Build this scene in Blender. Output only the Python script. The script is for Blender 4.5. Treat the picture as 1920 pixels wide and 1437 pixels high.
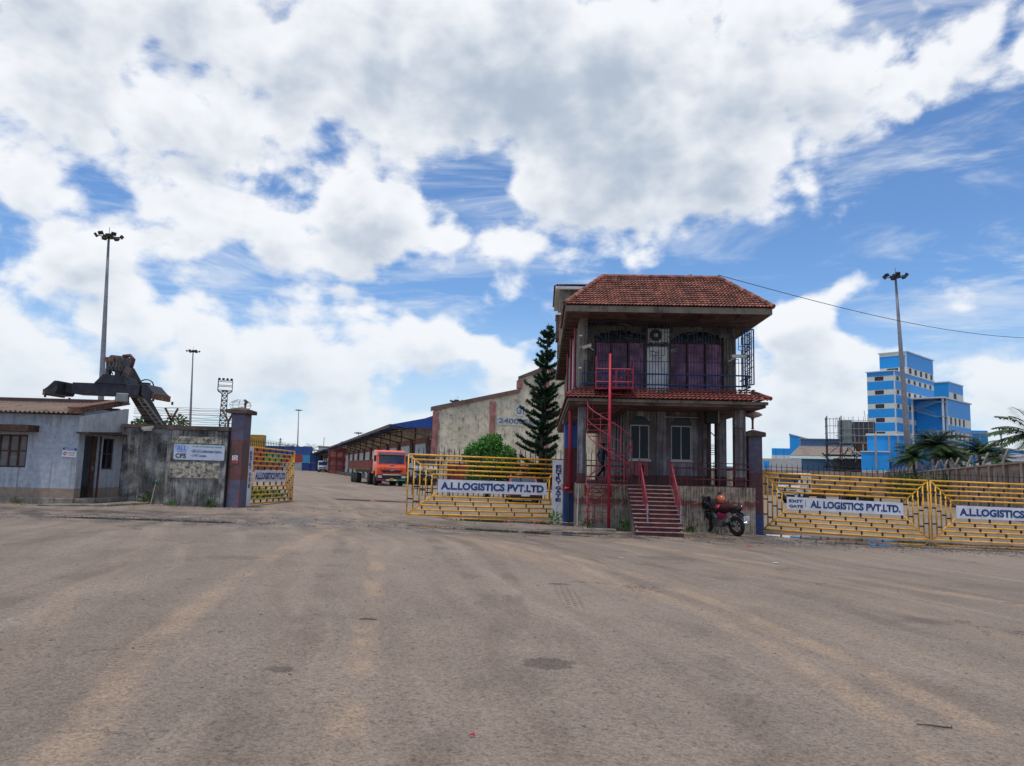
import bpy, math, random
from mathutils import Vector, Matrix
for o in list(bpy.data.objects): bpy.data.objects.remove(o)
S=bpy.context.scene; COL=S.collection
R=math.radians; pi=math.pi
# ---------------- camera ----------------
FPX=1397.0; PITCH=R(6.8); ROLL=0.026; EYE=Vector((0,0,1.6))
cam=bpy.data.cameras.new('camera'); camo=bpy.data.objects.new('camera',cam); COL.objects.link(camo)
cam.sensor_width=36; cam.lens=36*FPX/1920; cam.clip_end=6000; cam.clip_start=.1
CM=Matrix.Rotation(pi/2+PITCH,4,'X')@Matrix.Rotation(ROLL,4,'Z')
camo.matrix_world=Matrix.Translation(EYE)@CM
S.camera=camo
# ---------------- light ----------------
SUN_EL=R(77); SUN_AZ=R(-150)       # azimuth from +Y towards +X: high, from behind the viewer's left
S.view_settings.view_transform='Standard'; S.view_settings.look='None'; S.view_settings.exposure=0.0; S.view_settings.gamma=1
sd=bpy.data.lights.new('sun','SUN'); sd.energy=2.2; sd.angle=R(5); sd.color=(1,.93,.8)
so=bpy.data.objects.new('sun',sd); COL.objects.link(so)
sdir=Vector((math.cos(SUN_EL)*math.sin(SUN_AZ),math.cos(SUN_EL)*math.cos(SUN_AZ),math.sin(SUN_EL)))
so.rotation_euler=sdir.to_track_quat('Z','Y').to_euler()
w=bpy.data.worlds.new('World'); S.world=w; w.use_nodes=True
w.cycles.sampling_method='MANUAL'; w.cycles.sample_map_resolution=128
S.cycles.max_bounces=6; S.cycles.diffuse_bounces=3; S.cycles.glossy_bounces=3; S.cycles.transmission_bounces=4; S.cycles.transparent_max_bounces=6
# cloud masses of the sky: azimuth, elevation, radii in degrees, tilt, weight
CLOUDS=[(-14,30.5,26.7,4.8,0,.85),(-33.6,21.9,7,3.8,-12,.95),(-25.5,24.1,7.2,2.4,-24,.9),(-20.2,16.9,11.4,2.7,-10,.75),(-9.8,19.5,5.4,3.9,-15,1),(6.3,27.5,13.6,6.8,0,1.05),(11,21.5,7.2,2.9,0,.7),(21.6,24.2,5.7,3.1,20,.7),(29.6,29.5,9.9,2.9,12,.6),(3.5,16.9,4.2,1.3,0,.5),(-24.5,7.8,23.7,3.8,0,.62),(-6,9.4,9,2.1,0,.7),(21.6,10.4,4.2,3.8,0,1.15),(21.2,4.5,6.5,3.1,0,.75),(32.7,5.8,5.7,2.7,0,.6),(35.6,20.6,1.7,3.1,0,.8),(31.1,11.5,2.7,.6,-5,.4),(25,13.4,3.4,.8,0,.35),(-33,12.5,7.6,2.7,0,.55),
 (-29.8,18.8,7.6,1.6,-20,-.75),(-27.1,26.5,2.3,1.1,-30,-.5),(-35.5,26.2,3.6,1.2,-20,-.4),(-21.5,20.4,4.6,1,-15,-.35),(-3.9,23.3,4.2,2.3,-40,-1),(-4.8,12.9,11.4,1.8,-8,-.9),(-21.1,13.8,4.2,1.1,0,-.5),(29.5,18.6,9.2,7.2,0,-1.1),(15,15.9,9.2,2.3,5,-.9),(31.1,10.1,6.9,1.9,0,-.45),(19.2,13,1.5,1.5,0,-.5),(-3.7,17.2,1.5,2.7,0,-.7),(-27.5,6.4,2.3,1,0,-.3)]
class NT:
    """tiny node helper"""
    def __init__(s,t): s.t=t; s.n=t.nodes; s.l=t.links
    def new(s,typ,**k):
        n=s.n.new(typ)
        for a,b in k.items(): setattr(n,a,b)
        return n
    def put(s,sock,v):
        if hasattr(v,'is_linked') or hasattr(v,'links'): s.l.new(v,sock)
        else: sock.default_value=v
    def m(s,op,a,b=None,c=None,clamp=False):
        n=s.new('ShaderNodeMath',operation=op,use_clamp=clamp)
        for i,v in enumerate((a,b,c)):
            if v is not None: s.put(n.inputs[i],v)
        return n.outputs[0]
    def vm(s,op,a,b=None,out=0):
        n=s.new('ShaderNodeVectorMath',operation=op); s.put(n.inputs[0],a)
        if b is not None:
            if op=='SCALE': s.put(n.inputs[3],b)
            else: s.put(n.inputs[1],b)
        return n.outputs[out]
    def noise(s,vec,scale,detail=4,rough=.5,dist=0,col=False,lac=2):
        n=s.new('ShaderNodeTexNoise')
        if vec is not None: s.put(n.inputs['Vector'],vec)
        n.inputs['Scale'].default_value=scale; n.inputs['Detail'].default_value=detail; n.inputs['Roughness'].default_value=rough; n.inputs['Distortion'].default_value=dist; n.inputs['Lacunarity'].default_value=lac
        return n.outputs[1 if col else 0]
    def mix(s,f,a,b,typ='MIX'):
        n=s.new('ShaderNodeMix',data_type='RGBA',blend_type=typ)
        s.put(n.inputs[0],f)
        for i,v in ((6,a),(7,b)):
            s.put(n.inputs[i],v if not isinstance(v,tuple) else (v+(1,))[:4])
        return n.outputs[2]
    def ss(s,x,a,b):
        n=s.new('ShaderNodeMapRange',interpolation_type='SMOOTHSTEP'); s.put(n.inputs[0],x)
        n.inputs[1].default_value=a; n.inputs[2].default_value=b
        return n.outputs[0]
    def mapping(s,vec,loc=(0,0,0),rot=(0,0,0),scale=(1,1,1),typ='POINT'):
        n=s.new('ShaderNodeMapping',vector_type=typ); s.put(n.inputs[0],vec)
        n.inputs[1].default_value=loc; n.inputs[2].default_value=rot; n.inputs[3].default_value=scale
        return n.outputs[0]
    def sep(s,v):
        n=s.new('ShaderNodeSeparateXYZ'); s.put(n.inputs[0],v); return n.outputs
    def comb(s,x,y,z):
        n=s.new('ShaderNodeCombineXYZ')
        for i,v in enumerate((x,y,z)): s.put(n.inputs[i],v)
        return n.outputs[0]
def build_world():
    w.node_tree.nodes.clear(); t=NT(w.node_tree)
    out=t.new('ShaderNodeOutputWorld'); bg=t.new('ShaderNodeBackground')
    sky=t.new('ShaderNodeTexSky',sky_type='NISHITA',sun_disc=False,sun_elevation=SUN_EL,sun_rotation=SUN_AZ,air_density=1.0,dust_density=.25,ozone_density=3.0)
    d=t.vm('NORMALIZE',t.new('ShaderNodeTexCoord').outputs['Generated'])
    # the cloud field, read twice: at the point and a little above it
    def field(lift,det):
        g=bpy.data.node_groups.new('cloud_field','ShaderNodeTree')
        g.interface.new_socket('Dir',in_out='INPUT',socket_type='NodeSocketVector'); g.interface.new_socket('D',in_out='OUTPUT',socket_type='NodeSocketFloat')
        q=NT(g); gi=q.new('NodeGroupInput'); go=q.new('NodeGroupOutput')
        x,y,z=q.sep(gi.outputs[0])
        az=q.m('MULTIPLY',q.m('ARCTAN2',x,y),57.2958)
        el=q.m('ADD',q.m('MULTIPLY',q.m('ARCSINE',z),57.2958),lift)
        base=q.comb(az,el,0.0)
        wv=q.noise(q.mapping(base,scale=(.09,.13,1)),1.0,3,.6,col=True)
        wv=q.vm('SCALE',q.vm('SUBTRACT',wv,(.5,.5,.5)),7.0)
        p=q.vm('MULTIPLY',q.vm('ADD',base,wv),(1,1,0))
        acc=None
        for (a,e,rx,ry,rot,wt) in CLOUDS:
            v=q.mapping(p,loc=(a,e,0),rot=(0,0,R(rot)),scale=(rx,ry,1),typ='TEXTURE')
            dd=q.vm('DOT_PRODUCT',v,v,out=1)
            acc=q.m('MULTIPLY_ADD',q.m('POWER',.3679,dd),wt,acc if acc is not None else 0.0)
        n1=q.noise(q.mapping(base,scale=(.15,.22,1)),1.0,det,.6,.15)
        n2=q.noise(q.mapping(base,loc=(7,3,0),scale=(.022,.05,1)),1.0,2,.5)
        vo=q.new('ShaderNodeTexVoronoi',feature='SMOOTH_F1',voronoi_dimensions='2D'); vo.inputs['Scale'].default_value=.14; vo.inputs['Detail'].default_value=2.0; vo.inputs['Roughness'].default_value=.55; vo.inputs['Smoothness'].default_value=.35
        q.put(vo.inputs['Vector'],q.vm('ADD',q.mapping(base,scale=(1,1.35,1)),q.vm('SCALE',wv,.6)))
        D=q.m('ADD',q.m('MULTIPLY',acc,.9),q.m('MULTIPLY',q.m('SUBTRACT',n1,.5),2.5))
        D=q.m('ADD',D,q.m('MULTIPLY',q.m('SUBTRACT',.84,vo.outputs['Distance']),1.0))
        D=q.m('ADD',D,q.m('MULTIPLY',q.m('SUBTRACT',n2,.5),.8))
        q.put(go.inputs[0],D)
        n=t.new('ShaderNodeGroup'); n.node_tree=g; t.put(n.inputs[0],d)
        return n.outputs[0]
    D0=field(0.0,7); D1=field(2.0,4)
    cov=t.ss(D0,-.14,.46)
    dark=t.ss(t.m('ADD',t.m('MULTIPLY',D1,.75),t.m('MULTIPLY',D0,.25)),.15,1.75)
    cc=t.mix(dark,(9.4,9.6,9.9),(4.5,5.3,6.4))
    zz=t.sep(d)[2]
    skyc=t.mix(1.0,sky.outputs[0],(1.0,1.26,1.52),'MULTIPLY')
    ae=t.comb(t.m('MULTIPLY',t.m('ARCTAN2',t.sep(d)[0],t.sep(d)[1]),57.3),t.m('MULTIPLY',t.m('ARCSINE',t.sep(d)[2]),57.3),0.0)
    veil=t.m('MULTIPLY',t.ss(t.noise(t.mapping(ae,rot=(0,0,R(8)),scale=(.055,.26,1)),1.0,5,.66,.6),.47,.74),.62)
    skyc=t.mix(veil,skyc,(8.2,8.7,9.3))
    c=t.mix(t.m('MULTIPLY',cov,.97),skyc,cc)
    haze=t.m('MULTIPLY',t.ss(zz,.24,.0),.66)
    c=t.mix(haze,c,(7.0,7.9,8.8))
    c=t.mix(t.ss(zz,0.0,-.04),c,(2.2,2.1,2.0))
    t.put(bg.inputs[0],c); bg.inputs[1].default_value=.1
    t.l.new(bg.outputs[0],out.inputs[0])
build_world()
# ---------------- helpers ----------------
def gz(x): return -0.3*math.tanh(x/15)
def V(*a): return Vector(a)
class MB:
    """collects shapes; build() links them as one mesh object"""
    def __init__(s): s.v=[]; s.f=[]
    def add(s,vs,fs):
        b=len(s.v); s.v+= [tuple(v) for v in vs]; s.f+=[tuple(i+b for i in f) for f in fs]; return s
    def box(s,x0,x1,y0,y1,z0,z1,M=None):
        vs=[V(x,y,z) for z in (z0,z1) for y in (y0,y1) for x in (x0,x1)]
        if M is not None: vs=[M@v for v in vs]
        return s.add(vs,[(0,2,3,1),(4,5,7,6),(0,1,5,4),(2,6,7,3),(0,4,6,2),(1,3,7,5)])
    def cbox(s,c,sz,M=None):
        return s.box(c[0]-sz[0]/2,c[0]+sz[0]/2,c[1]-sz[1]/2,c[1]+sz[1]/2,c[2]-sz[2]/2,c[2]+sz[2]/2,M)
    def bar(s,p,q,w,h=None,up=(0,0,1)):
        p=V(*p);q=V(*q);h=h or w; d=(q-p).normalized(); u=V(*up)
        if abs(d.dot(u))>.98: u=V(0,1,0)
        a=d.cross(u).normalized(); b=a.cross(d)
        vs=[]
        for c in (p,q):
            for i,j in ((-1,-1),(1,-1),(1,1),(-1,1)): vs.append(c+a*(i*w/2)+b*(j*h/2))
        return s.add(vs,[(0,1,2,3),(7,6,5,4),(0,4,5,1),(1,5,6,2),(2,6,7,3),(3,7,4,0)])
    def tube(s,pts,r,n=8,caps=True):
        pts=[V(*p) for p in pts]; rs=r if isinstance(r,(list,tuple)) else [r]*len(pts); vs=[];fs=[]; pa=None
        for i,p in enumerate(pts):
            d=(pts[min(i+1,len(pts)-1)]-pts[max(i-1,0)]).normalized()
            if pa is None:
                u=V(0,0,1) if abs(d.z)<.9 else V(1,0,0); a=d.cross(u).normalized()
            else: a=(pa-d*pa.dot(d)).normalized()
            pa=a; b=d.cross(a)
            for k in range(n):
                t=2*pi*k/n; vs.append(p+(a*math.cos(t)+b*math.sin(t))*rs[i])
        for i in range(len(pts)-1):
            for k in range(n): fs.append((i*n+k,i*n+(k+1)%n,(i+1)*n+(k+1)%n,(i+1)*n+k))
        if caps: fs+= [tuple(range(n-1,-1,-1)),tuple(range((len(pts)-1)*n,len(pts)*n))]
        return s.add(vs,fs)
    def cyl(s,p,q,r,r2=None,n=12): return s.tube([p,q],[r,r if r2 is None else r2],n)
    def prism(s,poly,d):
        """polygon (3d points) pushed along vector d"""
        p=[V(*a) for a in poly]; d=V(*d); n=len(p)
        return s.add(p+[a+d for a in p],[tuple(range(n-1,-1,-1)),tuple(range(n,2*n))]+[(i,(i+1)%n,n+(i+1)%n,n+i) for i in range(n)])
    def lathe(s,prof,c=(0,0,0),n=20,ax='Z'):
        c=V(*c); vs=[];fs=[]
        for r,h in prof:
            for k in range(n):
                t=2*pi*k/n; a,b=r*math.cos(t),r*math.sin(t)
                vs.append(c+(V(a,b,h) if ax=='Z' else V(h,a,b) if ax=='X' else V(a,h,b)))
        m=len(prof)
        for i in range(m-1):
            for k in range(n): fs.append((i*n+k,i*n+(k+1)%n,(i+1)*n+(k+1)%n,(i+1)*n+k))
        fs+=[tuple(range(n-1,-1,-1)),tuple(range((m-1)*n,m*n))]
        return s.add(vs,fs)
    def ell(s,c,r,n=14,m=9,M=None):
        vs=[];fs=[]
        for i in range(m+1):
            a=-pi/2+pi*i/m
            for k in range(n):
                t=2*pi*k/n; v=V(c[0]+r[0]*math.cos(a)*math.cos(t),c[1]+r[1]*math.cos(a)*math.sin(t),c[2]+r[2]*math.sin(a))
                vs.append(M@v if M is not None else v)
        for i in range(m):
            for k in range(n): fs.append((i*n+k,i*n+(k+1)%n,(i+1)*n+(k+1)%n,(i+1)*n+k))
        return s.add(vs,fs)
    def quad(s,a,b,c,d): return s.add([a,b,c,d],[(0,1,2,3)])
    def build(s,name,mat,parent=None,smooth=False,bevel=0):
        me=bpy.data.meshes.new(name); me.from_pydata(s.v,[],s.f); me.update()
        o=bpy.data.objects.new(name,me); COL.objects.link(o)
        if mat is not None: me.materials.append(mat)
        if parent is not None: o.parent=parent
        if smooth:
            for p in me.polygons: p.use_smooth=True
        if bevel:
            md=o.modifiers.new('bevel','BEVEL'); md.width=bevel; md.segments=2; md.limit_method='ANGLE'
        return o
def tag(o,label=None,cat=None,group=None,kind=None):
    for k,v in (('label',label),('category',cat),('group',group),('kind',kind)):
        if v: o[k]=v
    return o
def thing(name,label,cat,loc=(0,0,0),rz=0,group=None):
    o=bpy.data.objects.new(name,None); COL.objects.link(o); o.location=loc; o.rotation_euler=(0,0,rz); o.empty_display_size=.2
    return tag(o,label,cat,group,'thing')
def dup(o,parent=None):
    c=o.copy(); COL.objects.link(c); c.parent=parent
    for ch in list(o.children): dup(ch,c)
    return c
def inst(src,parent,M):
    """a copy of one piece (shared mesh), placed by matrix in the parent's space"""
    c=src.copy(); COL.objects.link(c); c.parent=parent; c.matrix_local=M; return c
def ray(px,py):
    return CM.to_3x3()@V((px-960)/FPX,(718.5-py)/FPX,-1)
def W(px,py,Y):
    d=ray(px,py); return EYE+d*(Y/d.y)
_fonts={}
def text(name,s,M,w,h,mat,parent=None,bold=.0,depth=.003,align=None):
    """lettering as a mesh, fitted to a w x h box that is centred on M's origin, in M's xy plane"""
    cu=bpy.data.curves.new('t','FONT'); cu.body=s; cu.size=1; cu.offset=bold; cu.align_x='CENTER'; cu.resolution_u=3; cu.extrude=0
    ob=bpy.data.objects.new('t',cu); COL.objects.link(ob)
    bpy.context.view_layer.update()
    me=bpy.data.meshes.new_from_object(ob.evaluated_get(bpy.context.evaluated_depsgraph_get()))
    bpy.data.objects.remove(ob); bpy.data.curves.remove(cu)
    xs=[v.co.x for v in me.vertices]; ys=[v.co.y for v in me.vertices]
    x0,x1,y0,y1=min(xs),max(xs),min(ys),max(ys)
    for v in me.vertices:
        v.co=M@V((v.co.x-(x0+x1)/2)/(x1-x0)*w,(v.co.y-(y0+y1)/2)/(y1-y0)*h,depth)
    me.materials.clear(); me.materials.append(mat)
    o=bpy.data.objects.new(name,me); COL.objects.link(o)
    if parent: o.parent=parent
    return o
def FR(o,x,y=(0,0,1)):
    """frame: origin o, x axis along x, y axis up, normal x cross y"""
    x=V(*x).normalized(); y=V(*y); z=x.cross(y).normalized(); y=z.cross(x)
    M=Matrix((x,y,z)).transposed().to_4x4(); M.translation=V(*o); return M
# ---------------- materials ----------------
MATS={}
def mat(name,base,rough=.7,metal=0,var=.12,vscale=3.0,dirt=None,damt=0.0,dscale=1.5,streak=False,bump=0.0,bscale=40,spec=.4,fine=.06,rust=None,ramt=0,coat=0):
    """painted / rendered surface with tone changes, dirt, streaks and fine relief"""
    if name in MATS: return MATS[name]
    m=bpy.data.materials.new(name); m.use_nodes=True; t=NT(m.node_tree); b=t.n['Principled BSDF']; MATS[name]=m
    oi=t.new('ShaderNodeObjectInfo').outputs['Random']
    co=t.vm('ADD',t.new('ShaderNodeTexCoord').outputs['Object'],t.comb(t.m('MULTIPLY',oi,17.0),t.m('MULTIPLY',oi,9.0),0.0))
    n=t.noise(co,vscale,6,.6); c=base+(1,)
    lo=tuple(max(0,x*(1-var*1.6)) for x in base); hi=tuple(min(1,x*(1+var*1.2)) for x in base)
    c=t.mix(t.ss(n,.3,.7),lo,hi)
    if fine:
        f=t.noise(co,vscale*14,3,.6); c=t.mix(fine*2,c,t.mix(t.ss(f,.3,.7),(0.1,.1,.1),(.9,.9,.9)),'SOFT_LIGHT')
    if dirt:
        dn=t.noise(co,dscale,8,.66,.4)
        if streak:
            sn=t.noise(t.mapping(co,scale=(6,6,.55)),dscale*1.4,6,.65)
            dn=t.m('ADD',t.m('MULTIPLY',dn,.55),t.m('MULTIPLY',sn,.45))
        c=t.mix(t.m('MULTIPLY',t.ss(dn,.62-damt*.3,.74-damt*.2),.88),c,dirt)
    if rust:
        rn=t.noise(t.mapping(co,loc=(5,2,8)),dscale*2.3,8,.7); c=t.mix(t.ss(rn,.66-ramt*.3,.72-ramt*.25),c,rust)
    t.put(b.inputs['Base Color'],c)
    r=t.m('ADD',t.m('MULTIPLY',t.m('SUBTRACT',n,.5),.25),rough,clamp=True)
    t.put(b.inputs['Roughness'],r); b.inputs['Metallic'].default_value=metal; b.inputs['Specular IOR Level'].default_value=spec
    if coat: b.inputs['Coat Weight'].default_value=coat
    if bump:
        bn=t.new('ShaderNodeBump'); bn.inputs['Strength'].default_value=bump; bn.inputs['Distance'].default_value=.02
        t.put(bn.inputs['Height'],t.noise(co,bscale,5,.65)); t.l.new(bn.outputs[0],b.inputs['Normal'])
    return m
def clad(name,base,pitch=.3,axis=0,rough=.5,**k):
    """ribbed sheet: fine ribs by relief"""
    if name in MATS: return MATS[name]
    m=mat(name,base,rough,**k); t=NT(m.node_tree); b=t.n['Principled BSDF']
    x=t.sep(t.new('ShaderNodeTexCoord').outputs['Object'])
    s=t.m('SINE',t.m('MULTIPLY',t.m('ADD',x[0],x[1]) if axis==2 else x[axis],2*pi/pitch))
    bn=t.new('ShaderNodeBump'); bn.inputs['Strength'].default_value=.35; bn.inputs['Distance'].default_value=.03; t.put(bn.inputs['Height'],s); t.l.new(bn.outputs[0],b.inputs['Normal'])
    return m
def glassm(name,base,rough=.08,spec=.5):
    if name in MATS: return MATS[name]
    m=bpy.data.materials.new(name); m.use_nodes=True; b=m.node_tree.nodes['Principled BSDF']; MATS[name]=m
    b.inputs['Base Color'].default_value=base+(1,); b.inputs['Roughness'].default_value=rough; b.inputs['Specular IOR Level'].default_value=spec
    return m
def leafm(name,a,bcol,rough=.55):
    if name in MATS: return MATS[name]
    m=bpy.data.materials.new(name); m.use_nodes=True; t=NT(m.node_tree); b=t.n['Principled BSDF']; MATS[name]=m
    co=t.new('ShaderNodeTexCoord').outputs['Object']
    rnd=t.new('ShaderNodeNewGeometry').outputs['Random Per Island']
    f=t.m('ADD',t.m('MULTIPLY',rnd,.6),t.m('MULTIPLY',t.noise(co,1.3,3),.4),clamp=True)
    t.put(b.inputs['Base Color'],t.mix(t.ss(f,.2,.8),a,bcol)); b.inputs['Roughness'].default_value=rough
    b.inputs['Specular IOR Level'].default_value=.3
    tr=t.new('ShaderNodeBsdfTranslucent'); t.put(tr.inputs[0],t.mix(f,a,bcol)); mx=t.new('ShaderNodeMixShader'); mx.inputs[0].default_value=.3
    t.l.new(b.outputs[0],mx.inputs[1]); t.l.new(tr.outputs[0],mx.inputs[2]); t.l.new(mx.outputs[0],t.n['Material Output'].inputs[0])
    return m
BLACK=mat('black_paint',(.018,.018,.02),.5,var=.2); RUBBER=mat('rubber',(.022,.021,.02),.85,var=.3,bump=.2)
GLASS=glassm('dark_glass',(.004,.011,.026),.05,.14); WHITEP=mat('white_paint',(.72,.73,.75),.55,dirt=(.35,.31,.26),damt=.15)
YELLOW=mat('yellow_paint',(.8,.4,.035),.4,var=.12,vscale=5,dirt=(.36,.17,.03),damt=.2,dscale=6,rust=(.16,.06,.02),ramt=.1)
NAVY=mat('navy_paint',(.014,.055,.2),.5); BLUEBLK=mat('spacer_paint',(.012,.018,.04),.5)
BOARD=mat('sign_board',(.7,.7,.76),.5,var=.08,dirt=(.38,.36,.36),damt=.12)
STEEL=mat('galvanised',(.3,.31,.33),.5,.4,dirt=(.2,.17,.14),damt=.2); CHROME=mat('chrome',(.6,.61,.63),.25,.9)
RUSTY=mat('rusty_steel',(.16,.075,.045),.8,var=.4,vscale=8,dirt=(.3,.25,.2),damt=.2,dscale=4,bump=.3)
REDP=mat('red_pipe_paint',(.38,.02,.045),.45,var=.12); PINKP=mat('stair_paint',(.3,.03,.05),.5,var=.2,vscale=6,dirt=(.12,.05,.05),damt=.3,dscale=5)
MAROON=mat('maroon_paint',(.14,.03,.035),.6,var=.25,dirt=(.06,.04,.04),damt=.3,dscale=3)
CONC=mat('old_concrete',(.23,.2,.17),.85,var=.25,dirt=(.05,.045,.04),damt=.4,dscale=1.6,streak=True,bump=.4,bscale=30)
# ---------------- ground ----------------
def ground_mat():
    m=bpy.data.materials.new('packed_asphalt'); m.use_nodes=True; t=NT(m.node_tree); b=t.n['Principled BSDF']
    co=t.new('ShaderNodeTexCoord').outputs['Object']; x,y,z=t.sep(co)
    big=t.noise(co,.13,6,.6,.5); mid=t.noise(co,.9,6,.62)
    c=t.mix(t.ss(big,.32,.68),(.2,.157,.125),(.29,.23,.185))
    c=t.mix(t.m('MULTIPLY',t.ss(mid,.35,.75),.5),c,(.315,.252,.2))
    # traffic lanes: wheel-dust bands that run with the traffic and bend towards the gates
    bend=t.m('MULTIPLY',t.m('POWER',t.m('ABSOLUTE',t.m('DIVIDE',y,26.0)),1.6),6.0)
    lx=t.m('ADD',t.m('ADD',x,bend),t.m('MULTIPLY',t.noise(co,.07,2),5.0))
    lanes=t.noise(t.comb(lx,t.m('MULTIPLY',y,.045),0.0),1.9,5,.6)
    c=t.mix(t.m('MULTIPLY',t.ss(lanes,.47,.7),.58),c,(.19,.145,.113))
    c=t.mix(t.m('MULTIPLY',t.ss(lanes,.47,.28),.38),c,(.42,.335,.262))
    lx2=t.m('SUBTRACT',t.m('MULTIPLY',x,.9),t.m('ADD',t.m('MULTIPLY',y,-.35),t.m('MULTIPLY',t.noise(co,.09,2),4.0)))
    l2=t.noise(t.comb(lx2,t.m('MULTIPLY',y,.04),3.0),1.1,4,.6)
    c=t.mix(t.m('MULTIPLY',t.ss(l2,.54,.72),.45),c,(.37,.27,.19))
    # single tyre tracks: arcs of dust and dark rubber, broken up
    brk=t.noise(co,.8,5,.65); wob=t.m('MULTIPLY',t.noise(co,.25,3),.7); dk=None; lt=None
    for cx,cy,rr,wd,kd in ((-20.23,5.37,22.9,.2,1),(-20.23,5.37,23.45,.2,1),(-20.23,5.37,25.2,.24,0),(-138.4,-12.6,137.9,.26,0),(-138.4,-12.6,139.9,.22,0),(-138.4,-12.6,138.5,.18,1),(45,17.5,51.2,.26,0),(45,17.5,49.2,.22,1),(45,17.5,53.6,.3,0),(-33.5,-9.5,45.9,.28,1),(-33.5,-9.5,47.9,.26,0),(-25.4,9.55,25.5,.2,0),(-25.4,9.55,27.4,.2,0),(-33.5,-9.5,43.2,.25,0)):
        dd=t.vm('LENGTH',t.vm('SUBTRACT',t.comb(x,y,0.0),(cx,cy,0)),out=1)
        bnd=t.ss(t.m('ABSOLUTE',t.m('SUBTRACT',t.m('ADD',dd,wob),rr+.35)),wd,wd*.35)
        if kd: lt=bnd if lt is None else t.m('MAXIMUM',lt,bnd)
        else: dk=bnd if dk is None else t.m('MAXIMUM',dk,bnd)
    c=t.mix(t.m('MULTIPLY',t.m('MULTIPLY',dk,t.ss(brk,.38,.64)),.5),c,(.14,.105,.082))
    c=t.mix(t.m('MULTIPLY',t.m('MULTIPLY',lt,t.ss(brk,.38,.62)),.65),c,(.39,.28,.195))
    # tread print
    tp=t.m('MULTIPLY',t.ss(t.m('ABSOLUTE',t.m('SUBTRACT',x,t.m('ADD',.83,t.m('MULTIPLY',t.m('SUBTRACT',y,10.0),-.06)))),.17,.12),t.ss(t.m('ABSOLUTE',t.m('SUBTRACT',y,10.2)),1.1,.7))
    tread=t.m('MULTIPLY',tp,t.m('MULTIPLY',t.ss(t.m('SINE',t.m('MULTIPLY',x,75.0)),-.2,.4),t.ss(t.m('SINE',t.m('ADD',t.m('MULTIPLY',y,42.0),t.m('MULTIPLY',x,30.0))),-.5,.3)))
    c=t.mix(t.m('MULTIPLY',tread,.6),c,(.13,.09,.065))
    # oil drips
    for ox,oy,rx_,ry_ in ((.38,6.56,.24,.22),(-1.74,6.01,.13,.1),(.75,11.2,.2,.1),(5.2,9.5,.5,.25),(-4.5,12.5,.5,.3),(3.2,15.5,.7,.4)):
        e=t.vm('LENGTH',t.vm('DIVIDE',t.vm('SUBTRACT',t.comb(x,y,0.0),(ox,oy,0)),(rx_,ry_,1)),out=1)
        st_=t.ss(t.m('ADD',e,t.m('MULTIPLY',t.m('SUBTRACT',t.noise(co,7,6,.7),.5),2.2)),1.05,.7)
        c=t.mix(t.m('MULTIPLY',st_,.62 if rx_<.3 else .3),c,(.085,.065,.055))
    # damp, muddy drain line along the gates
    dl=t.m('ADD',t.m('MULTIPLY',t.noise(co,.35,5,.6),7.0),t.m('MULTIPLY',x,-.10))
    dist=t.m('ABSOLUTE',t.m('SUBTRACT',t.m('ADD',y,dl),24.6))
    damp=t.m('MULTIPLY',t.ss(dist,3.4,.6),t.ss(t.noise(co,1.3,6,.72),.38,.6))
    c=t.mix(t.m('MULTIPLY',damp,.88),c,(.075,.062,.055))
    # aggregate stones and pits
    vo=t.new('ShaderNodeTexVoronoi'); vo.inputs['Scale'].default_value=52; t.put(vo.inputs['Vector'],t.vm('ADD',co,t.vm('SCALE',t.noise(co,30,2,col=True),.02)))
    st=t.m('MULTIPLY',t.sep(vo.outputs['Color'])[0],1.0)
    c=t.mix(.36,c,t.mix(st,(.22,.22,.22),(.76,.76,.76)),'OVERLAY')
    pit=t.ss(t.noise(co,19,5,.75),.56,.7)
    c=t.mix(t.m('MULTIPLY',pit,.34),c,(.06,.05,.045))
    fine=t.noise(co,90,4,.75); c=t.mix(.5,c,t.mix(fine,(.12,.12,.12),(.88,.88,.88)),'OVERLAY')
    # cracks
    cr=t.new('ShaderNodeTexVoronoi',feature='DISTANCE_TO_EDGE'); cr.inputs['Scale'].default_value=.33; t.put(cr.inputs['Vector'],t.vm('ADD',co,t.vm('SCALE',t.noise(co,1.2,5,.7,col=True),1.5)))
    ck=t.m('MULTIPLY',t.ss(cr.outputs[0],.008,.001),t.ss(t.noise(co,.5,2),.55,.66)); c=t.mix(t.m('MULTIPLY',ck,.45),c,(.05,.04,.035))
    t.put(b.inputs['Base Color'],c)
    t.put(b.inputs['Roughness'],t.m('SUBTRACT',.88,t.m('MULTIPLY',damp,.45))); b.inputs['Specular IOR Level'].default_value=.25
    h=t.m('ADD',t.m('MULTIPLY',t.ss(vo.outputs['Distance'],.55,.0),.6),t.m('ADD',t.m('MULTIPLY',fine,.5),t.m('MULTIPLY',t.m('SUBTRACT',0.0,pit),.6)))
    h=t.m('ADD',h,t.m('MULTIPLY',ck,-2.0))
    bn=t.new('ShaderNodeBump'); bn.inputs['Strength'].default_value=.8; bn.inputs['Distance'].default_value=.014; t.put(bn.inputs['Height'],h)
    b2=t.new('ShaderNodeBump'); b2.inputs['Strength'].default_value=.35; b2.inputs['Distance'].default_value=.12; t.put(b2.inputs['Height'],t.m('ADD',t.noise(co,1.6,4,.6),t.m('MULTIPLY',lanes,.6))); t.l.new(bn.outputs[0],b2.inputs['Normal'])
    t.l.new(b2.outputs[0],b.inputs['Normal'])
    return m
GROUND=ground_mat()
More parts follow.
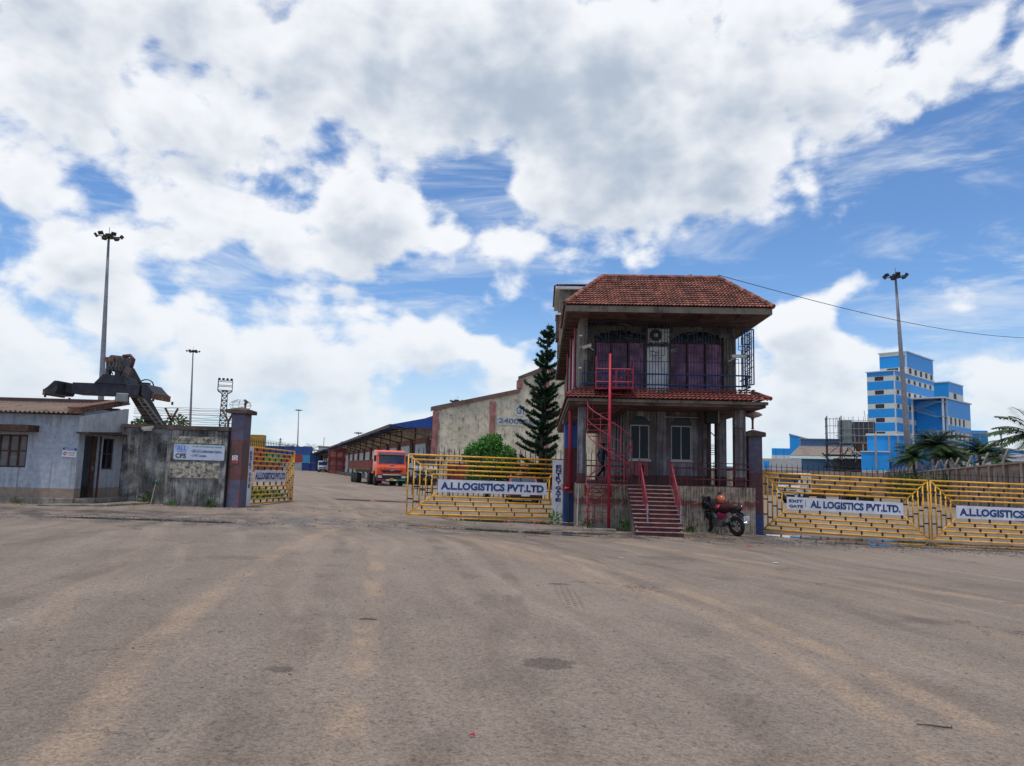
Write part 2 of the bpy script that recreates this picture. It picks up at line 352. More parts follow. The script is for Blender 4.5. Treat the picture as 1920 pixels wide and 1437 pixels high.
def make_ground():
    xs=[-2500,-800,-300,-120,-70]+[i*3.0 for i in range(-20,21)]+[70,120,300,800,2500]
    ys=[-300,-60,-20,0,10,20,30,45,70,120,250,600,1500,4000]
    g=MB(); n=len(xs)
    g.v=[(x,y,gz(x)) for y in ys for x in xs]
    g.f=[(j*n+i,j*n+i+1,(j+1)*n+i+1,(j+1)*n+i) for j in range(len(ys)-1) for i in range(n-1)]
    o=g.build('ground',GROUND,smooth=True); tag(o,kind='structure',label='dusty grey-brown packed asphalt yard')
make_ground()
WATER=glassm('puddle_water',(.05,.047,.045),.03)
def blob(cx,cy,rx,ry,rot,seed,n=90,rag=.45):
    rd=random.Random(seed); ph=[(rd.uniform(0,6.28),rd.uniform(.3,1)) for _ in range(14)]; pts=[]
    for k in range(n):
        t=2*pi*k/n; r=1+sum(a*rag/(i+1.6)*math.sin((i+2)*t+p) for i,(p,a) in enumerate(ph))
        r=max(.15,r); x,y=rx*r*math.cos(t),ry*r*math.sin(t)
        pts.append((cx+x*math.cos(rot)-y*math.sin(rot),cy+x*math.sin(rot)+y*math.cos(rot)))
    return pts
def puddle(cx,cy,rx,ry,rot,seed,label,rag=.45):
    pts=blob(cx,cy,rx,ry,rot,seed,rag=rag); z=.008
    g=MB(); g.v=[(cx,cy,gz(cx)+z)]+[(x,y,gz(x)+z) for x,y in pts]; n=len(pts)
    g.f=[(0,i+1,(i+1)%n+1) for i in range(n)]
    o=g.build('puddle',WATER); tag(o,label,kind='structure')
PUD=[(.4,24.7,2.5,1.1,-.1,3,'wide shallow puddle under the closed entry gate leaf'),
 (-.3,20.5,2.4,.28,-.12,5,'thin strip of water in front of the entry gate'),(1.9,20.9,1.2,.16,-.1,6,'small puddle strip left of the red front steps'),
 (-9.0,19.1,1.9,.28,.1,7,'muddy water strip in front of the sign wall'),(-5.6,34.6,2.0,.6,.0,8,'puddle on the drive left of the entry gate'),
 (9.3,23.2,1.4,.8,-.1,9,'bright puddle beside the exit gate pillar'),(12.9,22.3,4.2,.8,-.1,10,'long puddle mirroring the meeting exit gate leaves'),(16.5,21.4,2.6,.5,-.08,11,'water strip below the far exit gate leaf'),
 (9.9,21.4,1.6,.3,-.1,12,'narrow puddle in the mud before the exit gate'),(12.4,20.9,1.6,.12,-.1,13,'thin water line in the churned mud before the exit gate')]
for p in PUD: puddle(*p)
def clods(name,label,cx,cy,rx,ry,rot,n,seed,smin,smax,m):
    rd=random.Random(seed); g=MB(); c,s=math.cos(rot),math.sin(rot)
    for i in range(n):
        a,b=rd.gauss(0,.5),rd.gauss(0,.5); x=cx+a*rx*c-b*ry*s; y=cy+a*rx*s+b*ry*c; r=rd.uniform(smin,smax)*rd.random()**1.5+smin
        M=Matrix.Translation((x,y,gz(x)+r*.12))@Matrix.Rotation(rd.uniform(0,6),4,'Z')@Matrix.Diagonal((r*rd.uniform(.8,1.6),r*rd.uniform(.6,1),r*rd.uniform(.35,.6),1))
        g.ell((0,0,0),(1,1,1),6,4,M)
    o=g.build(name,m); tag(o,label,'mud' if 'mud' in name else 'gravel',kind='stuff')
MUD=mat('wet_mud',(.085,.07,.06),.5,var=.3,vscale=8); STONE=mat('loose_stone',(.2,.17,.15),.85,var=.4,vscale=20)
clods('mud_clods','churned dark mud in front of the exit gate',12.8,20.6,9,1.5,-.1,3600,1,.006,.035,MUD)
clods('mud_clods','dark mud along the drain line before the entry gate',0.3,20.9,7,1.2,-.08,1300,2,.005,.028,MUD)
clods('mud_clods','dark mud streak in front of the sign wall',-8.6,19.4,5,1.1,.08,1000,3,.005,.028,MUD)
clods('loose_gravel','small stones scattered over the yard',0,10,14,9,0,2200,4,.003,.016,STONE)
# ---------------- painted bands by height (paint colours, not shading) ----------------
def bands(name,stops,rough=.65,dirt=(.05,.04,.04),damt=.3,dscale=2.5,wob=.06,peel=None,pamt=.2):
    m=bpy.data.materials.new(name); m.use_nodes=True; t=NT(m.node_tree); b=t.n['Principled BSDF']; MATS[name]=m
    co=t.new('ShaderNodeTexCoord').outputs['Object']; n=t.noise(co,4,6,.65); z=t.m('ADD',t.sep(co)[2],t.m('MULTIPLY',t.m('SUBTRACT',n,.5),wob))
    c=stops[0][1]+(1,)
    for zz,col in stops[1:]: c=t.mix(t.m('GREATER_THAN',z,zz),c,col)
    c=t.mix(.35,c,t.mix(t.ss(t.noise(co,7,5,.65),.3,.7),(.15,.15,.15),(.85,.85,.85)),'SOFT_LIGHT')
    sn=t.noise(t.mapping(co,scale=(7,7,.32)),dscale,6,.65); dn=t.m('ADD',t.m('MULTIPLY',sn,.62),t.m('MULTIPLY',t.noise(co,dscale,8,.68),.38))
    c=t.mix(t.m('MULTIPLY',t.ss(dn,.6-damt*.3,.72-damt*.2),.85),c,dirt)
    if peel:
        pn=t.noise(t.mapping(co,loc=(3,8,1)),dscale*3.2,8,.72); c=t.mix(t.ss(pn,.64-pamt*.3,.68-pamt*.3),c,peel)
    t.put(b.inputs['Base Color'],c); b.inputs['Roughness'].default_value=rough
    bn=t.new('ShaderNodeBump'); bn.inputs['Strength'].default_value=.35; bn.inputs['Distance'].default_value=.01; t.put(bn.inputs['Height'],t.noise(co,30,5,.7)); t.l.new(bn.outputs[0],b.inputs['Normal'])
    return m
# ---------------- gates ----------------
def gate_leaf(label,p0,p1,H,nl,nr,plate,words,notice=None,spikes=True):
    p0=V(*p0);p1=V(*p1); Lh=math.hypot(p1.x-p0.x,p1.y-p0.y); du=(p1-p0)/Lh; up=V(0,0,1); nrm=du.cross(up).normalized()
    root=thing('gate_leaf',label,'gate',p0,0,'yellow gate leaves of the depot')
    P=lambda u,v,o=0: du*u+up*v+nrm*o
    N=5; v0,v1=.385*H,.6*H; dt=(H-v1)/N; db=v0/N; pw=.44
    def ins(i,n,side): 
        if plate==side: return pw+max(0,i-3)*.1
        return n*i/N
    ul=lambda i: ins(i,nl,'L'); ur=lambda i: Lh-ins(i,nr,'R')
    def rail(a,b,r=.031): MB().tube([P(*a),P(*b)],r,8).build('rail',YELLOW,root,smooth=True)
    for i in range(N):
        rail((ul(i),H-dt*i),(ur(i),H-dt*i)); rail((ul(i),db*i),(ur(i),db*i))
    for side,n in (('L',nl),('R',nr)):
        U=ul if side=='L' else ur
        if plate==side:
            e=0 if side=='L' else Lh; rail((e,-.02),(e,H)); rail((U(4),db*4),(U(4),H-dt*4),.024)
            rail((U(3),db*3),(U(5),v0),.024); rail((U(3),H-dt*3),(U(5),v1),.024)
            a,b=(0,pw) if side=='L' else (Lh-pw,Lh)
            pl=MB().prism([P(a,-.06,.03),P(b,-.06,.03),P(b,H+.02,.03),P(a,H+.02,.03)],nrm*.012).build('name_plate',BOARD,root)
            word='ENTRY GATE'; M0=lambda v: FR(P((a+b)/2,v,.043),du)
            zs=[H*.9-.068*H*k-(.03*H if k>4 else 0) for k in range(9)]
            for k,ch in enumerate('ENTRYGATE'): text('letter',ch,M0(zs[k]-.02),.2,.062*H,NAVY,pl,.05)
        else:
            for i in range(N): rail((U(i),db*i),(U(i),H-dt*i),.025)
            rail((U(0),0),(U(5),v0),.025); rail((U(0),H),(U(5),v1),.025)
    bd=MB().prism([P(ul(5),v0,.03),P(ur(5),v0,.03),P(ur(5),v1,.03),P(ul(5),v1,.03)],nrm*.012).build('sign_board',BOARD,root)
    a,b=ul(5),ur(5); hb=v1-v0
    if notice:
        for k,wd in enumerate(notice): text('lettering',wd,FR(P(a+.13*(b-a)*.62,v0+hb*(.68-.42*k),.045),du),.125*(b-a),hb*.24,NAVY,bd,.045)
        MB().tube([P(a+.165*(b-a),v0+hb*f,.046) for f in (.25,.4,.55,.7,.82)],.006,5).build('stroke',NAVY,bd)
        a+=.185*(b-a)
    text('lettering',words,FR(P((a+b)/2,(v0+v1)/2,.045),du),(b-a)*.945,hb*.6,NAVY,bd,.045)
    # dark spacers between rails, staggered
    def spc(l,w=.046): return MB().bar((0,0,0),(0,0,l),w).build('spacer',BLUEBLK,root)
    st,sb=spc(dt),spc(db); first={id(st):1,id(sb):1}
    def put(src,pos):
        if first.get(id(src)): first[id(src)]=0; src.location=pos
        else: inst(src,root,Matrix.Translation(pos))
    gap=.62; 
    for i in range(N):
        u=ul(i+1)+(.1 if i%2 else .1+gap/2)
        while u<ur(i+1)-.02:
            put(st,P(u,H-dt*(i+1))); u+=gap
        u=ul(i+1)+(.1 if i%2 else .1+gap/2)
        while u<ur(i+1)-.02:
            put(sb,P(u,db*i)); u+=gap
    for side,n in (('L',nl),('R',nr)):
        if plate==side or n==0: continue
        U=ul if side=='L' else ur; l=n/N; sh=MB().bar((0,0,0),du*l*(1 if side=='L' else -1),.046).build('spacer',BLUEBLK,root); fst=True
        for i in range(N):
            v=db*(i+1)+(.12 if i%2 else .36)
            while v<H-dt*(i+1):
                if fst: sh.location=P(U(i),v); fst=False
                else: inst(sh,root,Matrix.Translation(P(U(i),v)))
                v+=.5
    if spikes:
        s0=MB().tube([(0,0,0),(0,0,.24),(0,0,.33)],[.011,.011,.002],5).build('spike',BLACK,root); u=.12; f=True
        while u<Lh-.05:
            if f: s0.location=P(u,H+.02,-.02); f=False
            else: inst(s0,root,Matrix.Translation(P(u,H+.02,-.02)))
            u+=.165
        MB().tube([P(.05,H+.22,-.02),P(Lh-.05,H+.22,-.02)],.009,5).build('spike_rail',BLACK,root)
    # castor at the free end, hinges at the other
    fe=Lh-.3 if plate=='L' or nr>0 and plate!='R' else .3
    MB().lathe([(.02,-.025),(.075,-.02),(.075,.02),(.02,.025)],P(fe,-.1,0),14,'Y').build('castor',BLACK,root)
    MB().bar(P(fe-.12,-.02),P(fe+.12,-.02),.07,.05).build('castor_plate',YELLOW,root)
    return root
gate_leaf('closed yellow entry gate leaf left of the gatehouse, plate at its right end',(-3.45,25.5,.1),(1.93,26.5,.04),2.0,1.02,0,'R','A.L.LOGISTICS PVT.LTD',None,False)
gate_leaf('open yellow entry gate leaf swung back beside the blue sign-wall pillar',(-9.22,26.3,.24),(-8.95,31.1,.2),2.0,0,.95,'L','A.L.LOGISTICS PVT.LTD')
gate_leaf('yellow exit gate leaf with EXIT GATE board beside the gatehouse pillar',(8.5,25.2,-.08),(13.42,24.1,-.2),1.86,.75,.75,None,'AL LOGISTICS PVT.LTD.',('EXIT','GATE'))
gate_leaf('yellow exit gate leaf cut off by the right picture edge',(13.5,24.08,-.2),(18.4,23.75,-.27),1.86,.75,.75,None,'A.L.LOGISTICS PVT.LTD')
# ---------------- gate pillars ----------------
PIL=bands('pillar_paint',[(-1,(.065,.1,.18)),(.95,(.12,.045,.04)),(1.35,(.09,.055,.045)),(2.1,(.12,.05,.05)),(2.3,(.085,.105,.18))],dirt=(.18,.07,.07),damt=.55,peel=(.2,.15,.19),pamt=.15,wob=.2)
PILR=bands('pillar_paint_right',[(-1,(.02,.06,.2)),(.62,(.1,.025,.03)),(1.95,(.085,.085,.14))],dirt=(.09,.04,.05),damt=.5,peel=(.26,.2,.2),pamt=.08)
CAPM=mat('stone_cap',(.13,.09,.08),.85,var=.3,dirt=(.04,.035,.03),damt=.4,bump=.4)
def pillar(label,x,y,w,d,h,m,cap=.13,ct=.17,slope=.08):
    t=thing('gate_pillar',label,'pillar',(x,y,gz(x)-.03),0)
    MB().box(-w/2,w/2,-d/2,d/2,0,h).build('shaft',m,t,bevel=.02)
    a,b=w/2+cap,d/2+cap; c=MB().box(-a,a,-b,b,h,h+ct*.75); c.add([(-a,-b,h+ct*.752),(a,-b,h+ct*.752),(a,b,h+ct*.752),(-a,b,h+ct*.752),(0,0,h+ct+slope)],[(0,1,4),(1,2,4),(2,3,4),(3,0,4)])
    c.build('cap',CAPM,t); return t
pillar('blue and maroon gate pillar with a broken wire lamp at the sign wall',-9.28,25.68,.44,.72,3.2,PIL)
pillar('blue and maroon pillar behind the red standpipe at the entry gate',2.1,25.75,.5,.5,3.35,bands('pillar_paint_mid',[(-1,(.012,.045,.16)),(1.05,(.09,.02,.025)),(2.55,(.02,.07,.27))],damt=.2,dirt=(.04,.02,.02),peel=(.25,.2,.2),pamt=-.02),cap=.05,ct=.22,slope=.0)
rp=pillar('purple and maroon gate pillar with mushroom lamp right of the gatehouse',7.86,24.2,.45,.5,3.1,PILR,cap=.09,ct=.18,slope=.06)
# mushroom lamp
t=thing('pillar_lamp','mushroom-shaped lamp on the purple pillar by the exit gate','lamp',(7.86,24.2,3.18))
MB().lathe([(.05,0),(.035,.05),(.035,.28),(.06,.36)],n=12).build('stem',CAPM,t,smooth=True)
MB().lathe([(.05,.36),(.2,.4),(.3,.45),(.31,.48),(.22,.54),(.08,.58),(.01,.585)],n=20).build('shade',mat('lamp_shade',(.4,.3,.28),.6,dirt=(.15,.1,.09),damt=.3),t,smooth=True)
# broken lamp with wire cage on the left pillar
t=thing('broken_lamp','broken lamp stub with bent wire cage on the sign-wall pillar','lamp',(-9.25,25.68,3.42))
MB().tube([(.06,0,0),(.06,0,.22),(.05,0,.3)],[.04,.035,.05],8).build('stub',RUSTY,t)
MB().tube([(.05,0,.3),(.1,.02,.34),(.02,0,.42)],[.07,.06,.03],7).build('lamp_holder',RUSTY,t)
g=MB()
for k in range(9):
    a=2*pi*k/9; g.tube([(-.1+.36*math.cos(a)*math.cos(e),.36*math.sin(a)*math.cos(e),.22+.2*math.sin(e)) for e in [R(d) for d in (-80,-50,-20,10,40,75)]],.005,4,False)
for e in (-35,0,30): g.tube([(-.1+.36*math.cos(R(e))*math.cos(a),.36*math.cos(R(e))*math.sin(a),.22+.2*math.sin(R(e))) for a in [k*2*pi/20 for k in range(21)]],.005,4,False)
g.build('wire_cage',BLACK,t)
# warning sign on the left pillar
t=thing('warning_sign','small white and red warning sign on the sign-wall pillar','sign',(-9.29,25.315,1.78))
MB().box(-.09,.09,-.008,0,-.13,.13).build('plate',WHITEP,t)
MB().box(-.085,.085,-.012,-.0085,-.125,-.03).build('red_field',mat('sign_red',(.45,.02,.03),.5),t)
MB().lathe([(.001,-.0125),(.06,-.0125),(.06,-.009),(.001,-.009)],(0,0,.05),20,'Y').build('disc',NAVY,t)
MB().lathe([(.001,-.0145),(.042,-.0145),(.042,-.0127),(.001,-.0127)],(0,0,.05),20,'Y').build('disc_centre',WHITEP,t)
# red standpipe in front of the middle pillar
t=thing('standpipe','bright red fire standpipe with valve against the entry gate pillar','pipe',(2.02,25.3,gz(2)))
MB().tube([(0,0,1.2),(0,0,4.05),(.02,.15,4.2)],.062,12).build('riser',REDP,t,smooth=True)
MB().tube([(0,0,1.22),(-.02,0,1.14),(-.12,0,1.12),(-.24,0,1.12)],.05,10).build('elbow',REDP,t,smooth=True)
MB().lathe([(.085,-.02),(.085,.02)],(-.14,0,1.12),12,'X').build('flange',REDP,t)
MB().tube([(-.2,0,1.12),(-.2,0,1.25)],.03,8).build('valve_stem',REDP,t); MB().lathe([(.07,0),(.07,.02)],(-.2,0,1.25),10).build('valve_wheel',REDP,t)
MB().cbox((.05,.0,1.02),(.2,.12,.08)).build('bracket',MAROON,t)
MB().tube([(0,0,0),(0,0,1.0)],.03,8).build('support',BLACK,t)
# ---------------- sign wall ----------------
WALLD=mat('stained_wall',(.25,.25,.245),.9,var=.35,vscale=1.6,dirt=(.028,.027,.026),damt=.66,dscale=1.7,streak=True,bump=.5,bscale=25,fine=.15,rust=(.13,.09,.05),ramt=.0)
PEBBLE=mat('pebble_dash',(.4,.37,.3),.9,var=.35,vscale=12,dirt=(.06,.06,.055),damt=.55,dscale=7,bump=.7,bscale=45)
t=thing('boundary_wall','black-stained boundary wall between the hut and the blue pillar','wall',(0,0,0))
MB().box(-11.55,-9.52,25.2,25.45,-.1,2.72).build('front_panel',WALLD,t,bevel=.015)
MB().box(-13.35,-11.57,25.75,25.98,-.1,2.78).build('recessed_panel',WALLD,t,bevel=.015)
MB().box(-13.4,-11.58,25.7,26.03,2.783,2.9).build('coping',CAPM,t); MB().box(-11.6,-9.5,25.14,25.5,2.723,2.86).build('coping',CAPM,t)
MB().box(-11.4,-9.72,25.17,25.198,1.12,1.65).build('pebble_patch',PEBBLE,t); MB().box(-11.4,-9.72,25.17,25.198,2.27,2.5).build('pebble_patch',PEBBLE,t)
MB().box(-11.4,-9.72,25.175,25.198,1.652,2.268).build('plaster_patch',WALLD,t)
MB().box(-9.53,-9.5,25.19,25.6,0,2.7).build('drain_pipe',BLACK,t)
SIGNW=mat('sign_sheet',(.5,.56,.68),.45,var=.06,dirt=(.3,.3,.33),damt=.1); GREENP=mat('sign_green',(.02,.22,.16),.5); LBLUE=mat('sign_blue',(.06,.16,.5),.5)
t=thing('company_sign','pale blue ALL CFS company sign on the stained wall','sign',(-10.45,25.16,1.98),0)
sx=math.radians(-.5)
def SM(x,z,o=.012): return FR((x,-o,z-.008*x),(1,0,-.008))
MB().prism([(-.84,0,.265),(-.84,0,-.255),(.86,0,-.262),(.86,0,.245)],(0,-.01,0)).build('sheet',SIGNW,t)
MB().prism([(-.835,-.0105,.262),(-.835,-.0105,.0),(-.36,-.0105,.0),(-.36,-.0105,.26)],(0,-.001,0)).build('logo_field',mat('logo_field',(.42,.52,.75),.5),t)
text('lettering','CFS',SM(-.6,-.13),.36,.15,BLACK,t,.03); text('logo_letters','ALL',SM(-.58,.14,.0125),.32,.17,LBLUE,t,.005)
g=MB(); g.tube([(-.74+.05*math.cos(a),-.013,.17+.055*math.sin(a)) for a in [R(60+k*20) for k in range(10)]],.007,4); g.tube([(-.74,-.013,.1),(-.7,-.013,.07),(-.72,-.013,.04),(-.6,-.013,.03),(-.5,-.013,.01),(-.42,-.013,.035)],.007,4); g.build('logo_swoosh',LBLUE,t)
text('lettering','A unit of Greenways Group',SM(.26,.19),1.0,.07,GREENP,t,.02); text('lettering','• AEO-LO Certified-Indian-Customs..',SM(.26,.04),1.05,.1,NAVY,t,.02); text('lettering','• C-TPAT Compliant',SM(.0,-.12),.53,.1,NAVY,t,.02)
g=MB()
for x,z in ((-.82,.24),(-.82,-.24),(.84,.225),(.84,-.24),(.1,.25),(.5,-.24),(.15,-.24)): g.lathe([(.012,-.014),(.012,-.01)],(x,0,z),8,'Y')
g.build('bolts',BLACK,t)
# Y brackets and barbed wire
def ybracket(label,x,y,z,s=1.0,one=False):
    t=thing('wire_bracket',label,'bracket',(x,y,z),0)
    MB().bar((0,0,0),(0,0,.22),.06).build('post',RUSTY,t)
    MB().bar((0,0,.2),(.2*s,0,.62),.055).build('arm',RUSTY,t)
    if not one: MB().bar((0,0,.2),(-.24*s,0,.62),.055).build('arm',RUSTY,t)
ybracket('Y-shaped wire bracket above the joint of the stained wall',-11.62,25.5,2.85)
ybracket('Y-shaped wire bracket next to the blue sign-wall pillar',-9.63,25.4,2.85)
t=thing('barbed_wire','slack barbed wire strands above the stained wall','wire',(0,0,0))
rd=random.Random(5)
for k in range(11):
    f=k/10; xo=-.24+.44*(k%2); z0=2.98+.5*f+rd.uniform(-.03,.03); z1=2.98+.48*f+rd.uniform(-.04,.04); sg=rd.uniform(-.05,.1)
    MB().tube([(-12.9+i*.33,25.45+.1*math.sin(i),z0+(z1-z0)*i/10-sg*math.sin(pi*((i*.33-1.28)%2)/2)+rd.uniform(-.012,.012)) for i in range(12)],.006,4,False).build('strand',BLACK,t)
# ---------------- hut ----------------
HUTW=bands('hut_paint',[(-1,(.12,.1,.09)),(.34,(.27,.2,.15)),(.72,(.34,.38,.44))],dirt=(.19,.17,.165),damt=.36,dscale=1.2,wob=.05,peel=(.16,.1,.07),pamt=-.08)
BROWNW=mat('brown_wood',(.07,.035,.025),.75,var=.3,vscale=5,bump=.3); ASB=clad('cement_sheet',(.24,.17,.13),.15,0,.85,dirt=(.1,.06,.05),damt=.35,dscale=2)
DARKIN=mat('dark_interior',(.03,.025,.022),.9)
def slices(g,x0,x1,z0,z1,y0,y1,ops,plane='x'):
    """wall of a run x0..x1 with openings (xa,xb,za,zb,arch), built from butted blocks"""
    xs={x0,x1}
    for xa,xb,za,zb,ar in ops:
        xs|={xa,xb}
        if ar: xs|={xa+(xb-xa)*i/10 for i in range(1,10)}
    xs=sorted(xs)
    for a,b in zip(xs,xs[1:]):
        m=(a+b)/2; segs=[(z0,z1)]
        for xa,xb,za,zb,ar in ops:
            if xa<m<xb:
                top=zb
                if ar: r=(xb-xa)/2; top=zb+ar*math.sqrt(max(0,1-((m-(xa+xb)/2)/r)**2))
                segs=[q for s in segs for q in ((s[0],min(s[1],za)),(max(s[0],top),s[1])) if q[1]-q[0]>1e-4]
        for p,q in segs:
            if plane=='x': g.box(a,b,y0,y1,p,q)
            else: g.box(y0,y1,a,b,p,q)
    return g
hut=thing('guard_hut','pale blue guard hut with cement sheet roof at the left edge','hut',(0,0,.0))
HX=-13.62; HY=23.6
g=slices(MB(),-19.0,HX,.2,3.03,HY,HY+.15,[(-16.4,-15.22,1.34,2.37,0)]); g.build('front_wall',HUTW,hut)
g=slices(MB(),HY+.152,26.3,.2,3.3,HX-.15,HX-.001,[(23.95,24.8,.42,2.42,0),(25.05,25.75,1.33,2.37,0)],'y'); g.build('side_wall',HUTW,hut)
MB().box(-19,HX-.16,26.1,26.25,.2,3.45).build('back_wall',HUTW,hut); MB().box(-19,HX-.2,23.8,26.05,.3,.36).build('floor',DARKIN,hut)
# mono-pitch corrugated roof
def corrug(g,x0,x1,y0,z0,y1,z1,pitch=.15,amp=.028,th=.012):
    n=int((x1-x0)/pitch*8); vs=[];fs=[]
    for j,(y,z) in enumerate(((y0,z0),(y1,z1),(y1,z1-th),(y0,z0-th))):
        for i in range(n+1):
            x=x0+(x1-x0)*i/n; vs.append((x,y,z+amp*math.sin(2*pi*(x-x0)/pitch)))
    m=n+1
    for j in range(4):
        k=(j+1)%4
        for i in range(n): fs.append((j*m+i,j*m+i+1,k*m+i+1,k*m+i))
    g.add(vs,fs); return g
corrug(MB(),-19,-13.58,23.3,3.09,26.3,3.62).build('roof_sheet',ASB,hut,smooth=True)
MB().box(-19,-14.2,26.3,26.5,3.1,3.76).build('parapet',mat('brown_parapet',(.09,.05,.05),.85,dirt=(.16,.12,.11),damt=.3,dscale=1.0),hut)
for k,(dz,o) in enumerate(((0,.0),(.07,.03),(.14,.05))):   # rusted sheets stacked over the gable end
    g=MB(); y0,y1=23.28+o*.8,26.32-o; z=lambda y: 3.1+(y-23.3)*.178+dz
    g.prism([(-13.85-o,y0,z(y0)-.03),(-13.85-o,y1,z(y1)-.03),(-13.85-o,y1,z(y1)+.025),(-13.85-o,y0,z(y0)+.025)],(.36+o*.5,0,0)); g.build('roof_edge_sheet',RUSTY,hut)
g=MB().prism([(-13.6,23.5,2.5),(-13.6,26.25,2.62),(-13.6,26.25,3.45),(-13.6,23.5,3.0)],(.12,0,0)); g.build('gable_panel',mat('gable_panel',(.42,.44,.44),.8,dirt=(.16,.1,.07),damt=.3,dscale=1.6,streak=True),hut)
MB().prism([(-13.62,23.42,2.44),(-13.62,27.4,2.5),(-13.62,27.4,2.55),(-13.62,23.42,2.498)],(.42,0,0)).build('canopy_slab',BROWNW,hut)
MB().box(-17,-14.9,23.05,23.6,2.46,2.66).build('window_hood',BROWNW,hut)
w_=thing('x','x','x'); bpy.data.objects.remove(w_)
def window(parent,x0,x1,z0,z1,y,nx,nz,frame,glass,fw=.05,depth=.08,plane='x'):
    o=MB(); bx=(lambda a,b,c,d,e,f:o.box(a,b,c,d,e,f)) if plane=='x' else (lambda a,b,c,d,e,f:o.box(c,d,a,b,e,f))
    bx(x0,x1,y,y+depth,z0,z0+fw); bx(x0,x1,y,y+depth,z1-fw,z1); bx(x0,x0+fw,y,y+depth,z0+fw,z1-fw); bx(x1-fw,x1,y,y+depth,z0+fw,z1-fw)
    for i in range(1,nx): c=x0+(x1-x0)*i/nx; bx(c-fw*.4,c+fw*.4,y,y+depth,z0+fw,z1-fw)
    for i in range(1,nz): c=z0+(z1-z0)*i/nz; bx(x0+fw,x1-fw,y+.01,y+depth-.01,c-fw*.35,c+fw*.35)
    wn=o.build('window',frame,parent)
    for i in range(nx):
        for k in range(nz):
            p=MB(); a,b=x0+(x1-x0)*i/nx,x0+(x1-x0)*(i+1)/nx; c,d=z0+(z1-z0)*k/nz,z0+(z1-z0)*(k+1)/nz; yy=y+depth*.55
            (p.box(a+.002,b-.002,yy,yy+.006,c+.002,d-.002) if plane=='x' else p.box(yy,yy+.006,a+.002,b-.002,c+.002,d-.002)); p.build('pane',glass,wn)
    return wn
FROST=mat('dusty_pane',(.16,.15,.15),.45,var=.15,dirt=(.08,.07,.06),damt=.3)
window(hut,-16.4,-15.22,1.34,2.37,HY+.03,4,2,BROWNW,FROST,.05,.08)
window(hut,25.05,25.75,1.33,2.37,HX-.12,2,2,BROWNW,GLASS,.06,.08,'y')
d_=MB().box(HX-.12,HX-.06,24.55,24.78,.42,2.4).build('door',BROWNW,hut); MB().box(HX-.06,HX-.03,24.6,24.63,1.3,1.42).build('handle',STEEL,d_)
MB().box(HX-.17,HX+.03,24.82,24.9,.42,2.42).build('door_frame',BROWNW,hut)
MB().box(-19,HX+.05,HY-.12,HY-.001,.05,.42).build('plinth',CONC,hut,bevel=.02); 
MB().prism([(-14.1,22.6,.05),(-12.5,23.5,.05),(-12.1,25.7,.05),(HX,26.4,.05),(HX,23.45,.05),(-13.95,23.45,.05)],(0,0,.22)).build('door_step',CONC,hut,bevel=.02)
MB().prism([(HX+.002,23.6,.272),(-13.1,23.9,.272),(-13.05,26.2,.272),(HX+.002,26.2,.272)],(0,0,.14)).build('door_step',CONC,hut,bevel=.02)
t=thing('notice_sign','blue and white NOTICE sign with a red disc on the hut front','sign',(-13.86,23.585,1.85),0)
nt=R(-2); Mn=lambda x,z,o=.01: FR((x,-o,z-.04*x),(1,0,-.04))
MB().prism([(-.22,0,.16),(-.235,0,-.13),(.22,0,-.155),(.225,0,.14)],(0,-.006,0)).build('plate',WHITEP,t)
MB().prism([(-.215,-.0065,.155),(-.22,-.0065,.07),(.222,-.0065,.05),(.22,-.0065,.135)],(0,-.001,0)).build('blue_field',mat('notice_blue',(.02,.07,.33),.5),t)
text('lettering','NOTICE',Mn(0,.1),.3,.06,WHITEP,t,.02)
MB().lathe([(.001,-.0075),(.06,-.0075),(.06,-.0065),(.001,-.0065)],(-.145,0,-.04),20,'Y').build('red_disc',MATS['sign_red'],t); MB().box(-.185,-.105,-.009,-.0077,-.055,-.025).build('disc_bar',WHITEP,t)
for k,s_ in enumerate(('NO VISITORS ALLOWED','WITHOUT VALID','GATE PASS')): text('lettering',s_,Mn(.06,.0-.045*k),(.25,.23,.18)[k],.026,BLACK,t,.01)
# floodlight on the roof edge
t=thing('floodlight','square floodlight on the rusty roof edge of the hut','floodlight',W(228,757,25.6),R(12))
MB().box(-.19,.19,-.03,.07,.05,.36).build('housing',mat('flood_housing',(.3,.29,.27),.5,dirt=(.12,.1,.08),damt=.2),t,bevel=.02)
MB().box(-.15,.15,-.045,-.031,.09,.32).build('lens',mat('flood_lens',(.2,.25,.25),.15),t); MB().box(-.06,.06,0,.05,-.02,.05).build('foot',BLACK,t)
for s_ in (-.22,.19): MB().box(s_,s_+.03,0,.04,.02,.3).build('bracket',BLACK,t)
# small bullet camera on the wall
t=thing('wall_camera','cream bullet camera on an arm above the stained wall','camera',W(284,802,25.6),R(-20))
MB().bar((-.12,-.3,-.04),(.02,.05,.02),.1,.09).build('housing',mat('camera_shell',(.55,.53,.45),.5),t); MB().bar((.02,.05,0),(-.3,.15,.02),.03).build('arm',STEEL,t); MB().bar((-.04,-.3,-.11),(.06,-.05,-.08),.07,.05).build('lamp',MATS['camera_shell'],t)
# broom with green head against the wall
t=thing('broom','thin broom with a green head leaning on the stained wall','broom',W(282,947,25.2))
MB().tube([(0,0,0),(.02,.2,.7)],.012,6).build('stick',mat('pale_stick',(.4,.33,.26),.7),t); MB().ell((.022,.22,.75),(.05,.04,.06)).build('head',mat('green_plastic',(.0,.2,.1),.4),t,smooth=True)
